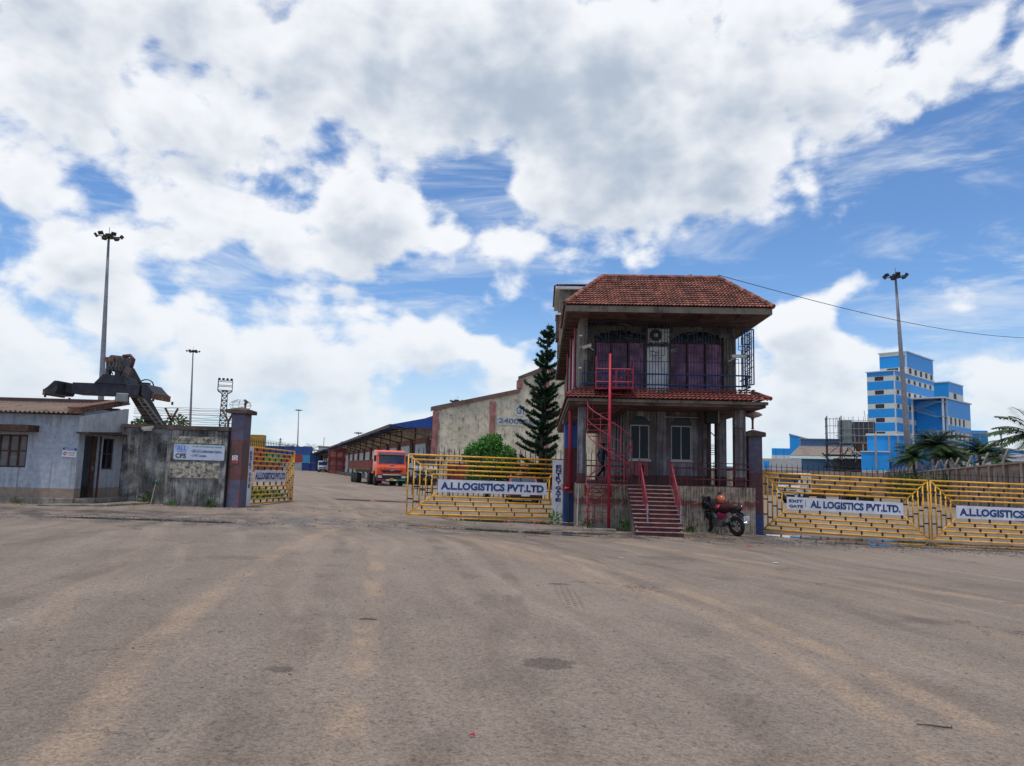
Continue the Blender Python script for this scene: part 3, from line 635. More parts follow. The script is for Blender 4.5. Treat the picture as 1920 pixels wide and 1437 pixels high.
# ---------------- gatehouse ----------------
BO=V(2.11,23.6,0); BA=-.042
gh=thing('gatehouse','two-storey gatehouse with red tiled roof and blue balcony rails','building',BO,BA)
BM=Matrix.Translation(BO)@Matrix.Rotation(BA,4,'Z')
PLINTH=bands('plinth_paint',[(-2,(.42,.34,.26)),(.62,(.36,.23,.15)),(.7,(.3,.09,.06)),(.85,(.46,.34,.23))],dirt=(.018,.016,.015),damt=.62,dscale=3.2,wob=.3,peel=(.46,.41,.34),pamt=.14)
GWALL=bands('gatehouse_wall',[(-1,(.14,.028,.035)),(1.62,(.27,.265,.3))],dirt=(.04,.02,.013),damt=.72,dscale=1.3,wob=.02,peel=(.1,.05,.03),pamt=.02)
UWALL=mat('upper_wall',(.22,.195,.155),.85,dirt=(.035,.025,.018),damt=.62,dscale=1.1,streak=True)
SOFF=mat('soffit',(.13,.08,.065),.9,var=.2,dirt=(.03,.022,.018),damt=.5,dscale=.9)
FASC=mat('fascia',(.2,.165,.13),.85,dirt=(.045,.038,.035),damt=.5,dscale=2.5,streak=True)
TILE=mat('clay_tile',(.28,.105,.075),.8,var=.45,vscale=5,dirt=(.09,.05,.045),damt=.45,dscale=3,fine=.15,rust=(.33,.13,.07),ramt=.05)
TILE2=mat('clay_tile_skirt',(.24,.06,.05),.7,var=.35,vscale=6,dirt=(.07,.04,.04),damt=.4,dscale=3)
CURT=mat('curtain',(.36,.2,.33),.8,var=.3,vscale=2.2,dirt=(.2,.04,.06),damt=.3,dscale=1.0,streak=True)
BLUEP=mat('blue_rail_paint',(.012,.045,.14),.45); FRAMEA=mat('aluminium',(.42,.4,.36),.5)
MB().box(0,5.55,0,16,-.4,1.3).build('plinth',PLINTH,gh,bevel=.02)
MB().box(.002,5.548,.002,15.9,1.302,1.32).build('verandah_floor',MAROON,gh)
# ground floor rooms
RX0,RX1,RY=1.75,4.36,1.5
ops=[(1.84,2.48,2.12,3.28,.3),(3.2,3.88,2.12,3.28,.3)]
slices(MB(),RX0,RX1,1.32,3.74,RY,RY+.2,ops).build('front_wall',GWALL,gh)
slices(MB(),RY+.202,15,1.32,3.74,RX0,RX0+.18,[(y,y+.35,1.75,3.3,0) for y in (2.1,3.2,4.3,5.4,6.5,8,9.5,11)],'y').build('side_wall',GWALL,gh)
MB().box(RX1-.2,RX1,RY+.202,15,1.32,3.74).build('side_wall',GWALL,gh); MB().box(RX0+.2,RX1-.21,RY+.6,RY+.65,1.33,3.7).build('room_partition',DARKIN,gh)
for y in (2.1,3.2,4.3,5.4,6.5,8,9.5,11): MB().box(RX0+.1,RX0+.13,y+.001,y+.349,1.751,3.299).build('window_pane',GLASS,gh)
for y in (1.95,3.05,4.15,5.25): MB().box(RX0-.05,RX0-.001,y-.15,y+.1,1.322,3.738).build('pilaster',GWALL,gh)
for xa,xb,za,zb,ar in ops:
    wn=window(gh,xa,xb,za,zb,RY+.04,2,1,FRAMEA,GLASS,.035,.07)
    g=MB(); n=14; cx=(xa+xb)/2; rr=(xb-xa)/2-.005
    g.prism([(cx+rr*math.cos(pi*k/n),RY+.06,zb+.003+(ar-.01)*math.sin(pi*k/n)) for k in range(n+1)],(0,.02,0)); g.build('arched_pane',glassm('arch_glass',(.008,.014,.022),.2,.2),wn)
    MB().box(xa-.05,xb+.05,RY-.05,RY+.03,za-.06,za-.002).build('sill',FRAMEA,wn)
MB().box(2.72,3.0,RY-.06,RY-.001,1.322,3.738).build('pilaster',GWALL,gh); MB().box(4.24,4.5,RY-.12,RY-.002,1.322,3.738).build('pilaster',GWALL,gh)
def column(x,y,w,d,z0=1.321,z1=3.738): MB().box(x-w/2,x+w/2,y-d/2,y+d/2,z0,z1).build('column',GWALL,gh,bevel=.015)
for x,y,w_,d_ in ((.15,.2,.26,.3),(5.14,.3,.34,.34),(5.0,2.2,.34,.34),(5.1,5,.3,.3),(5.1,8,.3,.3),(.15,4,.26,.3),(.15,8,.26,.3),(.15,12,.26,.3)): column(x,y,w_,d_)
MB().box(4.36,4.46,RY-.3,RY-.16,1.322,3.5).build('dark_post',BROWNW,gh)
# floor slab with tiled skirt
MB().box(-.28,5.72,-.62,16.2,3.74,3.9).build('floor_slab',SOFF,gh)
g=MB(); g.box(-.34,5.78,-.68,-.622,3.83,3.92); g.box(5.722,5.78,-.62,16,3.83,3.92); g.box(-.34,-.282,-.62,16,3.83,3.92); g.build('slab_fascia',FASC,gh)
def tile_field(g,A,B,C,D,rows,per=.11,amp=.034,step=.042):
    """A-B eave, D-C ridge; wavy courses, each lapping the one below"""
    A,B,C,D=[V(*p) for p in (A,B,C,D)]; n=((B-A).cross(D-A)).normalized()
    L=(B-A).length; ex=(B-A)/L
    h=(D-A)-ex*(D-A).dot(ex); H=h.length; ey=h/H; aD=(D-A).dot(ex); aC=(C-A).dot(ex)
    for r in range(rows):
        ya,yb=H*r/rows,H*(r+1.08)/rows; ym=H*(r+.5)/rows; x0=aD*ym/H; x1=L+(aC-L)*ym/H
        m=max(2,int((x1-x0)/per*6)); vs=[]
        for y,l in ((ya,step),(ya,step-.014),(min(yb,H),.004)):
            for i in range(m+1):
                x=x0+(x1-x0)*i/m; w=amp*abs(math.cos(pi*x/per))**.8-amp*.3
                vs.append(A+ex*x+ey*y+n*(l+w))
        q=m+1; fs=[]
        for i in range(m): fs+=[(q+i,q+i+1,i+1,i),(i,i+1,2*q+i+1,2*q+i)]
        g.add(vs,fs)
    return g
def hipcap(g,a,b,r=.075):
    a=V(*a);b=V(*b);n=max(2,int((b-a).length/.3))
    for i in range(n): g.tube([a+(b-a)*(i/n),a+(b-a)*((i+1.1)/n)],[r*1.12,r*.95],8)
    return g
g=MB(); tile_field(g,(-.38,-.78,3.92),(5.84,-.78,3.92),(5.5,-.06,4.34),(-.04,-.06,4.34),5,.14,.04,.045); tile_field(g,(5.82,-.72,4.0),(5.82,16,4.0),(5.5,16,4.24),(5.5,.0,4.24),4); tile_field(g,(-.36,16,4.0),(-.36,-.72,4.0),(-.04,.0,4.24),(-.04,16,4.24),4)
o=g.build('skirt_tiles',TILE2,gh); tag(o,kind='stuff')
g=MB(); hipcap(g,(5.84,-.74,4.02),(5.5,.0,4.28),.06); hipcap(g,(-.38,-.74,4.02),(-.04,0,4.28),.06); g.build('skirt_hip_cap',TILE2,gh)
# upper floor
uo=[(.6,2.31,4.34,6.1,.36),(3.11,4.93,4.34,6.1,.36)]
MB().box(0.05,5.45,.02,15.8,3.902,4.22).build('upper_floor',FASC,gh)
slices(MB(),.3,5.3,4.22,6.6,1.3,1.45,uo).build('upper_front_wall',UWALL,gh)
slices(MB(),.1,15.7,4.22,6.6,.02,.28,[(y,y+.8,4.9,6.2,0) for y in (2.2,4.4,6.6,8.8,11)],'y').build('upper_side_wall',UWALL,gh)
MB().box(5.14,5.3,1.46,15.7,4.22,6.6).build('upper_side_wall',UWALL,gh)
for y in (1.7,3.9,6.1,8.3): MB().box(-.04,.018,y-.16,y+.16,4.222,6.598).build('white_pilaster',WHITEP,gh)
for y in (2.2,4.4,6.6,8.8,11): MB().box(.1,.13,y+.001,y+.799,4.901,6.199).build('window_pane',GLASS,gh)
for x,y,z0,z1 in ((-.06,1.2,4.1,6.5),(-.12,3.3,3.9,6.5),(-.12,6.8,3.9,6.5)): MB().cyl((x,y,z0),(x,y,z1),.045,n=8).build('downpipe',PINKP,gh)
for xa,xb,za,zb,ar in uo:
    wn=window(gh,xa,xb,za,zb,1.33,3,1,BROWNW,glassm('curtain_glass',(.03,.03,.04),.1),.05,.08)
    for ch in list(wn.children): bpy.data.objects.remove(ch)   # sashes stand open behind the grille, curtains show
    g=MB(); n=14; cx=(xa+xb)/2; rr=(xb-xa)/2-.005
    g.prism([(cx+rr*math.cos(pi*k/n),1.36,zb+.003+(ar-.01)*math.sin(pi*k/n)) for k in range(n+1)],(0,.02,0)); g.build('arched_pane',MATS['arch_glass'],wn)
    for i in range(3):
        a,b=xa+(xb-xa)*i/3+.03,xa+(xb-xa)*(i+1)/3-.03; m=40; vs=[];fs=[]
        for z in (za+.02,zb-.03):
            for k in range(m+1): vs.append((a+(b-a)*k/m,1.43+.025*math.sin(k*1.1+i)+.01*math.sin(k*2.3),z))
        fs=[(k,k+1,m+2+k,m+1+k) for k in range(m)]; MB().add(vs,fs).build('curtain',CURT,gh,smooth=True)
MB().box(.31,5.13,1.9,1.95,4.23,6.59).build('room_partition',DARKIN,gh)
MB().box(2.36,3.06,1.24,1.298,4.25,5.9).build('white_panel',WHITEP,gh)
text('lettering','CUSTOMS OFFICE',FR((2.72,1.235,6.5),(1,0,0)),.85,.1,mat('dim_letters',(.16,.17,.17),.6),gh,.01)
MB().box(2.2,3.2,1.25,1.297,6.4,6.6).build('name_board',mat('dim_board',(.05,.055,.055),.6),gh)
# balcony rails (blue) and grille
for z in (4.8,4.46): MB().tube([(.12,-.05,z),(5.4,-.05,z),(5.46,.1,z),(5.46,1.3,z)],.024,8).build('balcony_rail',BLUEP,gh,smooth=True)
for x in (.12,1.4,2.8,4.15,5.3): MB().bar((x,-.05,4.2),(x,-.05,4.82),.035).build('rail_post',BLUEP,gh)
rd=random.Random(11); g=MB(); GY=.06
for i in range(55):
    x=.2+i*.094; zs=[4.22,6.5]
    g.bar((x,GY,4.22),(x,GY,5.22),.017)
    z=5.22
    while z<6.4:
        l=rd.choice((.12,.2,.3,.45))
        if rd.random()<.78: g.bar((x,GY,z),(x,GY,min(6.5,z+l)),.018)
        if rd.random()<.55: g.bar((x,GY,z),(x+.094*rd.choice((1,1,2)),GY,z),.018)
        z+=l
for z in (4.24,5.22,6.5): g.bar((.2,GY,z),(5.3,GY,z),.02)
o=g.build('window_grille',BLUEBLK,gh); tag(o,kind='stuff')
# blue lattice screen at the right end of the balcony
g=MB(); a=V(5.2,-.02,4.5); bv=V(5.46,-.3,4.5); d=bv-a; 
sc=MB()
for p,q in (((0,0),(1,0)),((1,0),(1,1)),((1,1),(0,1)),((0,1),(0,0))): sc.bar(a+d*p[0]+V(0,0,1.75*p[1]),a+d*q[0]+V(0,0,1.75*q[1]),.035)
sc=sc.build('lattice_screen',BLUEP,gh)
g=MB(); rd=random.Random(3)
for k in range(34):
    z=k*1.75/34; x=rd.random()*.6
    g.bar(a+d*x+V(0,0,z),a+d*min(1,x+.4)+V(0,0,min(1.75,z+rd.choice((.05,.1)))),.016)
for f in (.22,.42,.62,.82): g.bar(a+d*f,a+d*f+V(0,0,1.75),.014)
g.build('lattice_bars',BLUEP,sc)
g=MB(); s0=V(5.46,-.02,4.5)
for k in range(10): g.bar(s0+V(0,k*.13,0),s0+V(0,k*.13,1.75),.014)
for k in range(24): y=rd.random()*1.0; z=rd.random()*1.7; g.bar(s0+V(0,y,z),s0+V(0,y+.2,z+.04),.014)
g.build('side_grille',BLUEP,gh)
# main eaves, soffit joists
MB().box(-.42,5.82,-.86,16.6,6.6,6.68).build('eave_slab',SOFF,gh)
g=MB(); g.box(-.47,5.87,-.92,-.862,6.6,6.79); g.box(5.822,5.87,-.86,16.6,6.6,6.79); g.box(-.47,-.422,-.86,16.6,6.6,6.79); g.build('eave_fascia',FASC,gh)
j0=None
for k in range(26):
    y=-.5+k*.65
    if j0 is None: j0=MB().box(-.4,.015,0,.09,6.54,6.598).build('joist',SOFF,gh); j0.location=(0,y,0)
    else: inst(j0,gh,Matrix.Translation((0,y,0)))
for k in range(5): MB().box(.3+k*1.15,.75+k*1.15,-.84,-.3,6.56,6.598).build('soffit_vent',BROWNW,gh)
# tiled hip roof over the front block
E0=(-.5,-.95,6.8);E1=(5.9,-.95,6.8);R0=(.82,1.0,8.18);R1=(4.69,1.0,8.18);E2=(5.9,2.95,6.8);E3=(-.5,2.95,6.8)
g=MB(); g.add([E0,E1,R1,R0,E2,E3],[(0,1,2,3),(1,4,2),(4,5,3,2),(5,0,3),(0,5,4,1)]); g.build('roof_deck',BROWNW,gh)
g=MB(); tile_field(g,E0,E1,R1,R0,14); tile_field(g,E1,E2,R1,R1,14); tile_field(g,E3,E0,R0,R0,14); tile_field(g,E2,E3,R0,R1,10)
o=g.build('roof_tiles',TILE,gh); tag(o,kind='stuff')
g=MB()
for a,b in ((E0,R0),(E1,R1),(E2,R1),(E3,R0)): hipcap(g,V(*a)+V(0,0,.04),V(*b)+V(0,0,.07))
hipcap(g,V(*R0)+V(0,0,.06),V(*R1)+V(0,0,.06)); g.build('ridge_tiles',TILE,gh)
MB().box(-.3,5.7,3.0,16.4,6.68,6.9).build('flat_roof',CONC,gh)
# stair tower at the back with its own roof
MB().box(-.5,2.8,7,11,6.9,9.25).build('tower_wall',UWALL,gh); MB().box(-.68,3.0,6.8,11.2,9.25,9.36).build('tower_fascia',WHITEP,gh)
MB().box(-.62,-.5,7.0,8.2,7.2,8.15).build('tower_ledge',SOFF,gh); MB().box(-.66,-.44,6.9,8.3,8.16,8.24).build('tower_ledge_cap',WHITEP,gh)
g=MB(); A,B_,C_,D_=(-.72,6.75,9.37),(3.05,6.75,9.37),(2.2,9,9.95),(.4,9,9.95); tile_field(g,A,B_,C_,D_,7); tile_field(g,(-.72,11.25,9.37),A,D_,D_,7); tile_field(g,B_,(3.05,11.25,9.37),C_,C_,5); tile_field(g,(3.05,11.25,9.37),(-.72,11.25,9.37),D_,C_,5)
o=g.build('tower_tiles',TILE,gh); tag(o,kind='stuff')
# verandah rails (maroon pipes)
def vrail(x0,x1):
    for z,r in ((2.03,.012),(1.86,.022),(1.52,.022)): MB().tube([(x0,.06,z),(x1,.06,z)],r,8).build('verandah_rail',MAROON,gh,smooth=True)
    n=max(2,round((x1-x0)/.55))
    for i in range(n+1): x=x0+(x1-x0)*i/n; MB().cyl((x,.06,1.32),(x,.06,2.03),.014,n=6).build('rail_post',MAROON,gh)
vrail(.3,1.6); vrail(2.95,5.45)
for z in (1.86,1.52): MB().tube([(5.5,.06,z),(5.5,6,z)],.02,8).build('verandah_rail',MAROON,gh)
g=MB()
for k in range(14): g.cyl((4.55,2.6+k*.14,1.32),(4.55,2.6+k*.14,2.1),.01,n=5)
for k in range(9): g.cyl((4.5+k*.1,3.2,1.32),(4.5+k*.1,3.2,2.15),.011,n=5)
g.build('inner_railing',BLACK,gh)
# painted notice on the plinth
NOTI=mat('painted_notice',(.5,.42,.28),.8,var=.3,vscale=9,dirt=(.12,.06,.05),damt=.3,dscale=6)
pn=MB().box(.24,1.1,-.006,-.002,.9,1.27).build('painted_panel',mat('notice_field',(.2,.05,.04),.85,var=.3,dirt=(.06,.05,.045),damt=.45,dscale=5,rust=(.4,.22,.08),ramt=.12),gh)
for k,s_ in enumerate(('PHOTOGRAPHY','STRICTLY','PROHIBITED')): text('lettering',s_,FR((.67,-.009,1.2-.12*k),(1,0,-.02)),(.7,.5,.66)[k],.085,NOTI,pn,.015)
MB().tube([(.05,-.03,.0),(.05,-.03,1.28)],.012,6).build('conduit',WHITEP,gh)
MB().tube([(4.9,.1,3.2),(5.2,.08,3.15),(5.28,.08,2.9),(5.28,.08,1.35),(5.32,.02,1.2)],.018,6).build('conduit',FASC,gh)
MB().tube([(4.5,RY,3.1),(4.75,2.0,3.0),(4.9,2.02,2.75),(4.92,2.02,1.4)],.018,6).build('conduit',FASC,gh)
# front steps
SX0,SX1=1.58,2.9; st=thing('front_steps','steep maroon front steps with pink handrails up to the gatehouse verandah','stairs',BM@V(0,0,0),BA)
STEPM=mat('step_paint',(.13,.025,.03),.6,var=.35,vscale=4,dirt=(.05,.03,.03),damt=.35,dscale=2.2); NOSE=mat('step_nosing',(.42,.33,.28),.7,var=.25)
n=12; rise=1.37/n; tr=.195; zb=-.07
for k in range(n):
    y0=-tr*(n-k); z1=zb+rise*(k+1)
    s_=MB().box(SX0,SX1,y0,-.003 if k==n-1 else y0+tr-.002,zb-.1 if k<2 else z1-rise*1.6,z1-.02).build('step',STEPM,st)
    MB().box(SX0-.03,SX1+.03,y0-.025,y0+tr*.9,z1-.0195,z1).build('tread',STEPM,s_); MB().box(SX0-.03,SX1+.03,y0-.032,y0-.0255,z1-.024,z1+.002).build('nosing',NOSE,s_)
for x in (SX0+.02,SX1-.06): MB().prism([(x,-tr*n+.1,zb-.05),(x,-.01,zb-.05),(x,-.01,1.2),(x,-tr*n+.1,zb+.1)],(.04,0,0)).build('stringer',CONC,st)
for x in (1.95,2.9):
    for k,(z0,z1,ye) in enumerate(((2.06,.8,-1.9),(1.72,.5,-1.95),(1.42,.2,-1.95))):
        MB().tube([(x+.02*k,-.02,z0),(x+.02*k,-.25,z0-.04),(x+.02*k,ye,z1)],.024,8).build('handrail',PINKP,st,smooth=True)
    for y,zt in ((-.05,2.05),(-1.0,1.4),(-1.9,.79)): MB().cyl((x,y,zb+rise*(y/tr+n)-.05),(x,y,zt),.022,n=8).build('rail_post',PINKP if y>-1.5 else STEEL,st)
# spiral staircase
sp=thing('spiral_staircase','slender bright red spiral staircase in front of the gatehouse','stairs',BM@V(.93,-.88,gz(3)),BA)
H=4.3; NS=22; turns=1.62; a0=R(200); rad=.68
MB().cyl((0,0,-.05),(0,0,5.35),.044,n=14).build('centre_post',REDP,sp,smooth=True); MB().box(-.75,.2,-.45,.45,-.06,.06).build('base_slab',CONC,sp,bevel=.02)
tw=R(24); tmesh=MB(); tmesh.prism([(.05,-.03,0),(rad,-rad*math.tan(tw/2)*1.0,0),(rad,rad*math.tan(tw/2)*1.0,0),(.05,.03,0)],(0,0,-.02))
t0=tmesh.build('tread',PINKP,sp)
for k in range(NS):
    a=a0-turns*2*pi*k/NS; z=.35+(H-.35)*k/(NS-1); M=Matrix.Translation((0,0,z))@Matrix.Rotation(a,4,'Z')
    if k==0: t0.matrix_local=M
    else: inst(t0,sp,M)
    if k%2==0: MB().cyl((rad*math.cos(a),rad*math.sin(a),z),(rad*math.cos(a),rad*math.sin(a),z+.85),.014,n=6).build('baluster',PINKP,sp)
hp=lambda dz,r_:[(r_*math.cos(a0-turns*2*pi*k/60),r_*math.sin(a0-turns*2*pi*k/60),.35+(H-.35)*k/60+dz) for k in range(61)]
MB().tube([(rad*math.cos(a0),rad*math.sin(a0),.0)]+hp(.88,rad),.018,7).build('handrail',PINKP,sp,smooth=True); MB().tube(hp(.45,rad),.012,6).build('mid_rail',PINKP,sp,smooth=True)
MB().tube(hp(-.02,rad),.016,6).build('outer_stringer',PINKP,sp,smooth=True)
MB().box(-.45,.75,.1,.8,H-.03,H).build('landing',PINKP,sp)
for x in (-.42,.2,.72):
    MB().cyl((x,.14,H),(x,.14,H+.62 if x>-.4 else H+1.0),.02,n=6).build('landing_post',REDP,sp)
for z in (.2,.6): MB().tube([(-.42,.14,H+z),(.72,.14,H+z)],.018,6).build('landing_rail',REDP,sp)
# air conditioner and boxes
AC=mat('ac_shell',(.5,.52,.52),.5,dirt=(.2,.17,.14),damt=.2)
def acunit(label,x,y,z,w,h,m):
    t=thing('air_conditioner',label,'air conditioner',BM@V(x,y,z),BA)
    MB().box(0,w,-.3,0,0,h).build('casing',m,t,bevel=.015); cx=w*.36; r=h*.44
    MB().lathe([(r*.93,-.325),(r,-.325),(r,-.302),(r*.93,-.302)],(cx,0,h/2),24,'Y').build('fan_ring',BLACK,t); MB().lathe([(.001,-.308),(r*.92,-.308),(r*.92,-.302),(.001,-.302)],(cx,0,h/2),24,'Y').build('fan_recess',BLACK,t)
    MB().lathe([(.001,-.335),(.065,-.33),(.075,-.31),(.001,-.309)],(cx,0,h/2),14,'Y').build('fan_hub',m,t)
    g=MB()
    for k in range(5):
        a=2*pi*k/5; g.bar((cx+.06*math.cos(a),-.314,h/2+.06*math.sin(a)),(cx+r*.85*math.cos(a+.3),-.314,h/2+r*.85*math.sin(a+.3)),.08,.004,(0,1,0))
    g.build('fan_blade',mat('fan_black',(.03,.03,.032),.5),t)
    for q in (.15*w,.85*w): MB().bar((q,-.3,-.015),(q,.1,-.015),.03).build('bracket',BLACK,t)
acunit('white air conditioner unit with black fan between the balcony windows',2.34,1.2,6.0,.7,.46,AC)
t=thing('hanging_box','dark box unit hanging under the slab near the right verandah columns','box',BM@V(4.22,1.1,3.34),BA); MB().box(0,.4,-.35,0,0,.46).build('casing',mat('dark_box',(.03,.03,.03),.7),t); MB().box(.37,.4,-.37,-.352,0,.48).build('edge_strip',FRAMEA,t); MB().box(.0,.4,-.1,.1,.462,.5).build('hanger',BLACK,t)
t=thing('louvre_box','black louvred box between the right verandah columns','box',BM@V(4.46,2.2,2.34),BA)
for x in (0,.42): MB().box(x,x+.05,-.1,.1,0,.4).build('end_plate',BLACK,t)
for k in range(6): MB().box(.05,.42,-.08,.08,.02+k*.065,.035+k*.065).build('louvre',BLACK,t)
MB().box(.44,.5,0,.05,-1.02,-.001).build('stand',BLACK,t)
t=thing('red_cabinet','dusty red cabinet with a dark opening under the left ground-floor window','cabinet',BM@V(1.98,1.48,1.58),BA)
RC=mat('red_cabinet',(.28,.055,.06),.6,dirt=(.12,.06,.05),damt=.3); g=MB(); slices(g,0,.43,0,.44,-.18,-.02,[(.14,.3,.12,.33,.03)]); g.build('body',RC,t); MB().box(.13,.31,-.05,-.021,.1,.37).build('recess',BLACK,t)
for x in (.06,.32): MB().box(x,x+.04,-.12,-.02,.441,.48).build('knob',BLACK,t)
def bullet(label,p,rz,l=.34,rx=0):
    t=thing('security_camera',label,'camera',BM@V(*p),BA+rz); M=Matrix.Rotation(rx,4,'X')
    MB().box(-.05,.05,-l,0,-.045,.045,M).build('housing',MATS['camera_shell'],t,bevel=.012); MB().box(-.06,.06,-l-.05,0.01,.047,.055,M).build('sun_shield',MATS['camera_shell'],t); MB().lathe([(.001,-.012),(.035,-.012),(.035,0),(.001,0)],M@V(0,-l,0),12,'Y').build('lens',GLASS,t); MB().bar((0,-.1,-.05),(.03,.1,-.16),.03).build('arm',STEEL,t)
bullet('cream bullet camera at the left end of the balcony',(.38,.0,5.7),R(-60),.36,R(22)); bullet('cream camera pointing at the yard right of the air conditioner',(3.14,.95,5.72),R(20),.2); bullet('long cream bullet camera at the right end of the balcony',(4.85,-.02,5.42),R(85),.55)
t=thing('dome_camera','small white dome camera on the white balcony panel','camera',BM@V(2.56,1.2,5.62),BA); MB().ell((0,0,0),(.07,.06,.07)).build('dome',WHITEP,t,smooth=True); MB().box(-.05,.05,0,.04,.03,.1).build('mount',WHITEP,t)
for i,(p,q) in enumerate((((1.3,.6,6.55),(2.3,1.15,6.22)),((4.1,.7,6.5),(3.06,1.15,6.1)))):
    a,b=V(*p),V(*q); t=thing('refrigerant_hose',('sagging pipe from the soffit to the left side of the air conditioner','sagging pipe from the soffit to the right side of the air conditioner')[i],'pipe',BM@a,BA); MB().tube([(b-a)*f+V(0,0,.12*math.sin(pi*f)) for f in (0,.2,.4,.6,.8,1)],.03,6).build('hose',FASC,t,smooth=True)
t=thing('tube_light','dim tube light on the verandah wall above the right window','lamp',BM@V(2.95,1.42,3.56),BA); MB().cyl((0,0,0),(1.15,0,.0),.011,n=8).build('tube',mat('tube_glass',(.5,.5,.48),.3),t); MB().box(-.03,1.18,.015,.05,-.016,.016).build('batten',FASC,t)
# antenna rod and overhead wire
t=thing('roof_rod','thin dark rod sticking out over the gatehouse ridge','rod',BM@V(3.3,1.3,8.2),BA); MB().tube([(0,0,0),(.55,0,.22)],.03,6).build('rod',BLACK,t)
a=BM@V(4.69,1.0,8.34); b=W(2140,628,40); pts=[a+(b-a)*(k/30)-V(0,0,1.0*math.sin(pi*k/30)) for k in range(31)]
MB().tube(pts,.012,5,False).build('overhead_wire',BLACK).__setitem__('label','thin overhead cable sagging from the gatehouse ridge to the right'); bpy.data.objects['overhead_wire']['category']='cable'; bpy.data.objects['overhead_wire']['kind']='thing'
# wall lights on the left face
for k,(z,y) in enumerate(((6.0,.02),(4.95,.02))):
    t=thing('wall_lamp',('small white lamp high on the left balcony corner','small white lamp low on the left balcony corner')[k],'lamp',BM@V(.02,y,z),BA); MB().ell((.04,-.06,0),(.06,.05,.03),8,6).build('shade',WHITEP,t,smooth=True); MB().bar((0,0,0),(.02,-.06,.02),.02).build('arm',STEEL,t)
# ---------------- person ----------------
def person():
    t=thing('person','person in dark clothes walking along the left verandah','person',BM@V(1.22,5.4,1.325),R(-75))
    s=1.52/1.7
    J={'pel':(0,0,.92),'sp':(0,.02,1.12),'ch':(0,.03,1.32),'ne':(0,.03,1.47),'hd':(0,.06,1.6),'ht':(0,.06,1.69),
       'hl':(-.1,0,.9),'kl':(-.11,.16,.5),'al':(-.11,.2,.08),'tl':(-.11,.36,.03),'hr':(.1,0,.9),'kr':(.11,-.02,.48),'ar':(.11,-.34,.14),'tr':(.11,-.24,.03),
       'sl':(-.19,.02,1.4),'el':(-.25,-.1,1.14),'wl':(-.24,-.02,.92),'fl':(-.23,.02,.82),'sr':(.19,.02,1.4),'er':(.25,.12,1.15),'wr':(.23,.28,.98),'fr':(.22,.34,.9)}
    Rr={'pel':(.15,.11),'sp':(.15,.1),'ch':(.18,.11),'ne':(.055,.055),'hd':(.078,.095),'ht':(.05,.06),'hl':(.09,.09),'kl':(.06,.06),'al':(.045,.045),'tl':(.04,.03),'hr':(.09,.09),'kr':(.06,.06),'ar':(.045,.045),'tr':(.04,.03),'sl':(.065,.065),'el':(.045,.045),'wl':(.034,.034),'fl':(.035,.025),'sr':(.065,.065),'er':(.045,.045),'wr':(.034,.034),'fr':(.035,.025)}
    E=[('pel','sp'),('sp','ch'),('ch','ne'),('ne','hd'),('hd','ht'),('pel','hl'),('hl','kl'),('kl','al'),('al','tl'),('pel','hr'),('hr','kr'),('kr','ar'),('ar','tr'),('ch','sl'),('sl','el'),('el','wl'),('wl','fl'),('ch','sr'),('sr','er'),('er','wr'),('wr','fr')]
    ks=list(J); me=bpy.data.meshes.new('body'); me.from_pydata([tuple(c*s for c in J[k]) for k in ks],[(ks.index(a),ks.index(b)) for a,b in E],[]); o=bpy.data.objects.new('body',me); COL.objects.link(o); o.parent=t
    md=o.modifiers.new('skin','SKIN'); sv=me.skin_vertices[0].data
    for i,k in enumerate(ks): sv[i].radius=tuple(r*s for r in Rr[k]); sv[i].use_root=(k=='pel')
    o.modifiers.new('sub','SUBSURF').levels=2; o.modifiers['sub'].render_levels=2; md.use_smooth_shade=True
    m=bpy.data.materials.new('clothes_and_skin'); m.use_nodes=True; q=NT(m.node_tree); z=q.sep(q.new('ShaderNodeTexCoord').outputs['Object'])[2]
    c=q.mix(q.m('GREATER_THAN',z,.12*s),(.02,.018,.016),(.018,.018,.024)); c=q.mix(q.m('GREATER_THAN',z,.95*s),c,(.03,.04,.075)); c=q.mix(q.m('GREATER_THAN',z,1.46*s),c,(.17,.085,.05)); q.put(q.n['Principled BSDF'].inputs['Base Color'],c); q.n['Principled BSDF'].inputs['Roughness'].default_value=.8
    me.materials.append(m)
    MB().ell((0,.045*s,1.645*s),(.08*s,.092*s,.075*s)).build('hair',BLACK,t,smooth=True)
    MB().ell((0,.16*s,1.585*s),(.018*s,.022*s,.028*s),8,6).build('nose',m,t,smooth=True)
person()
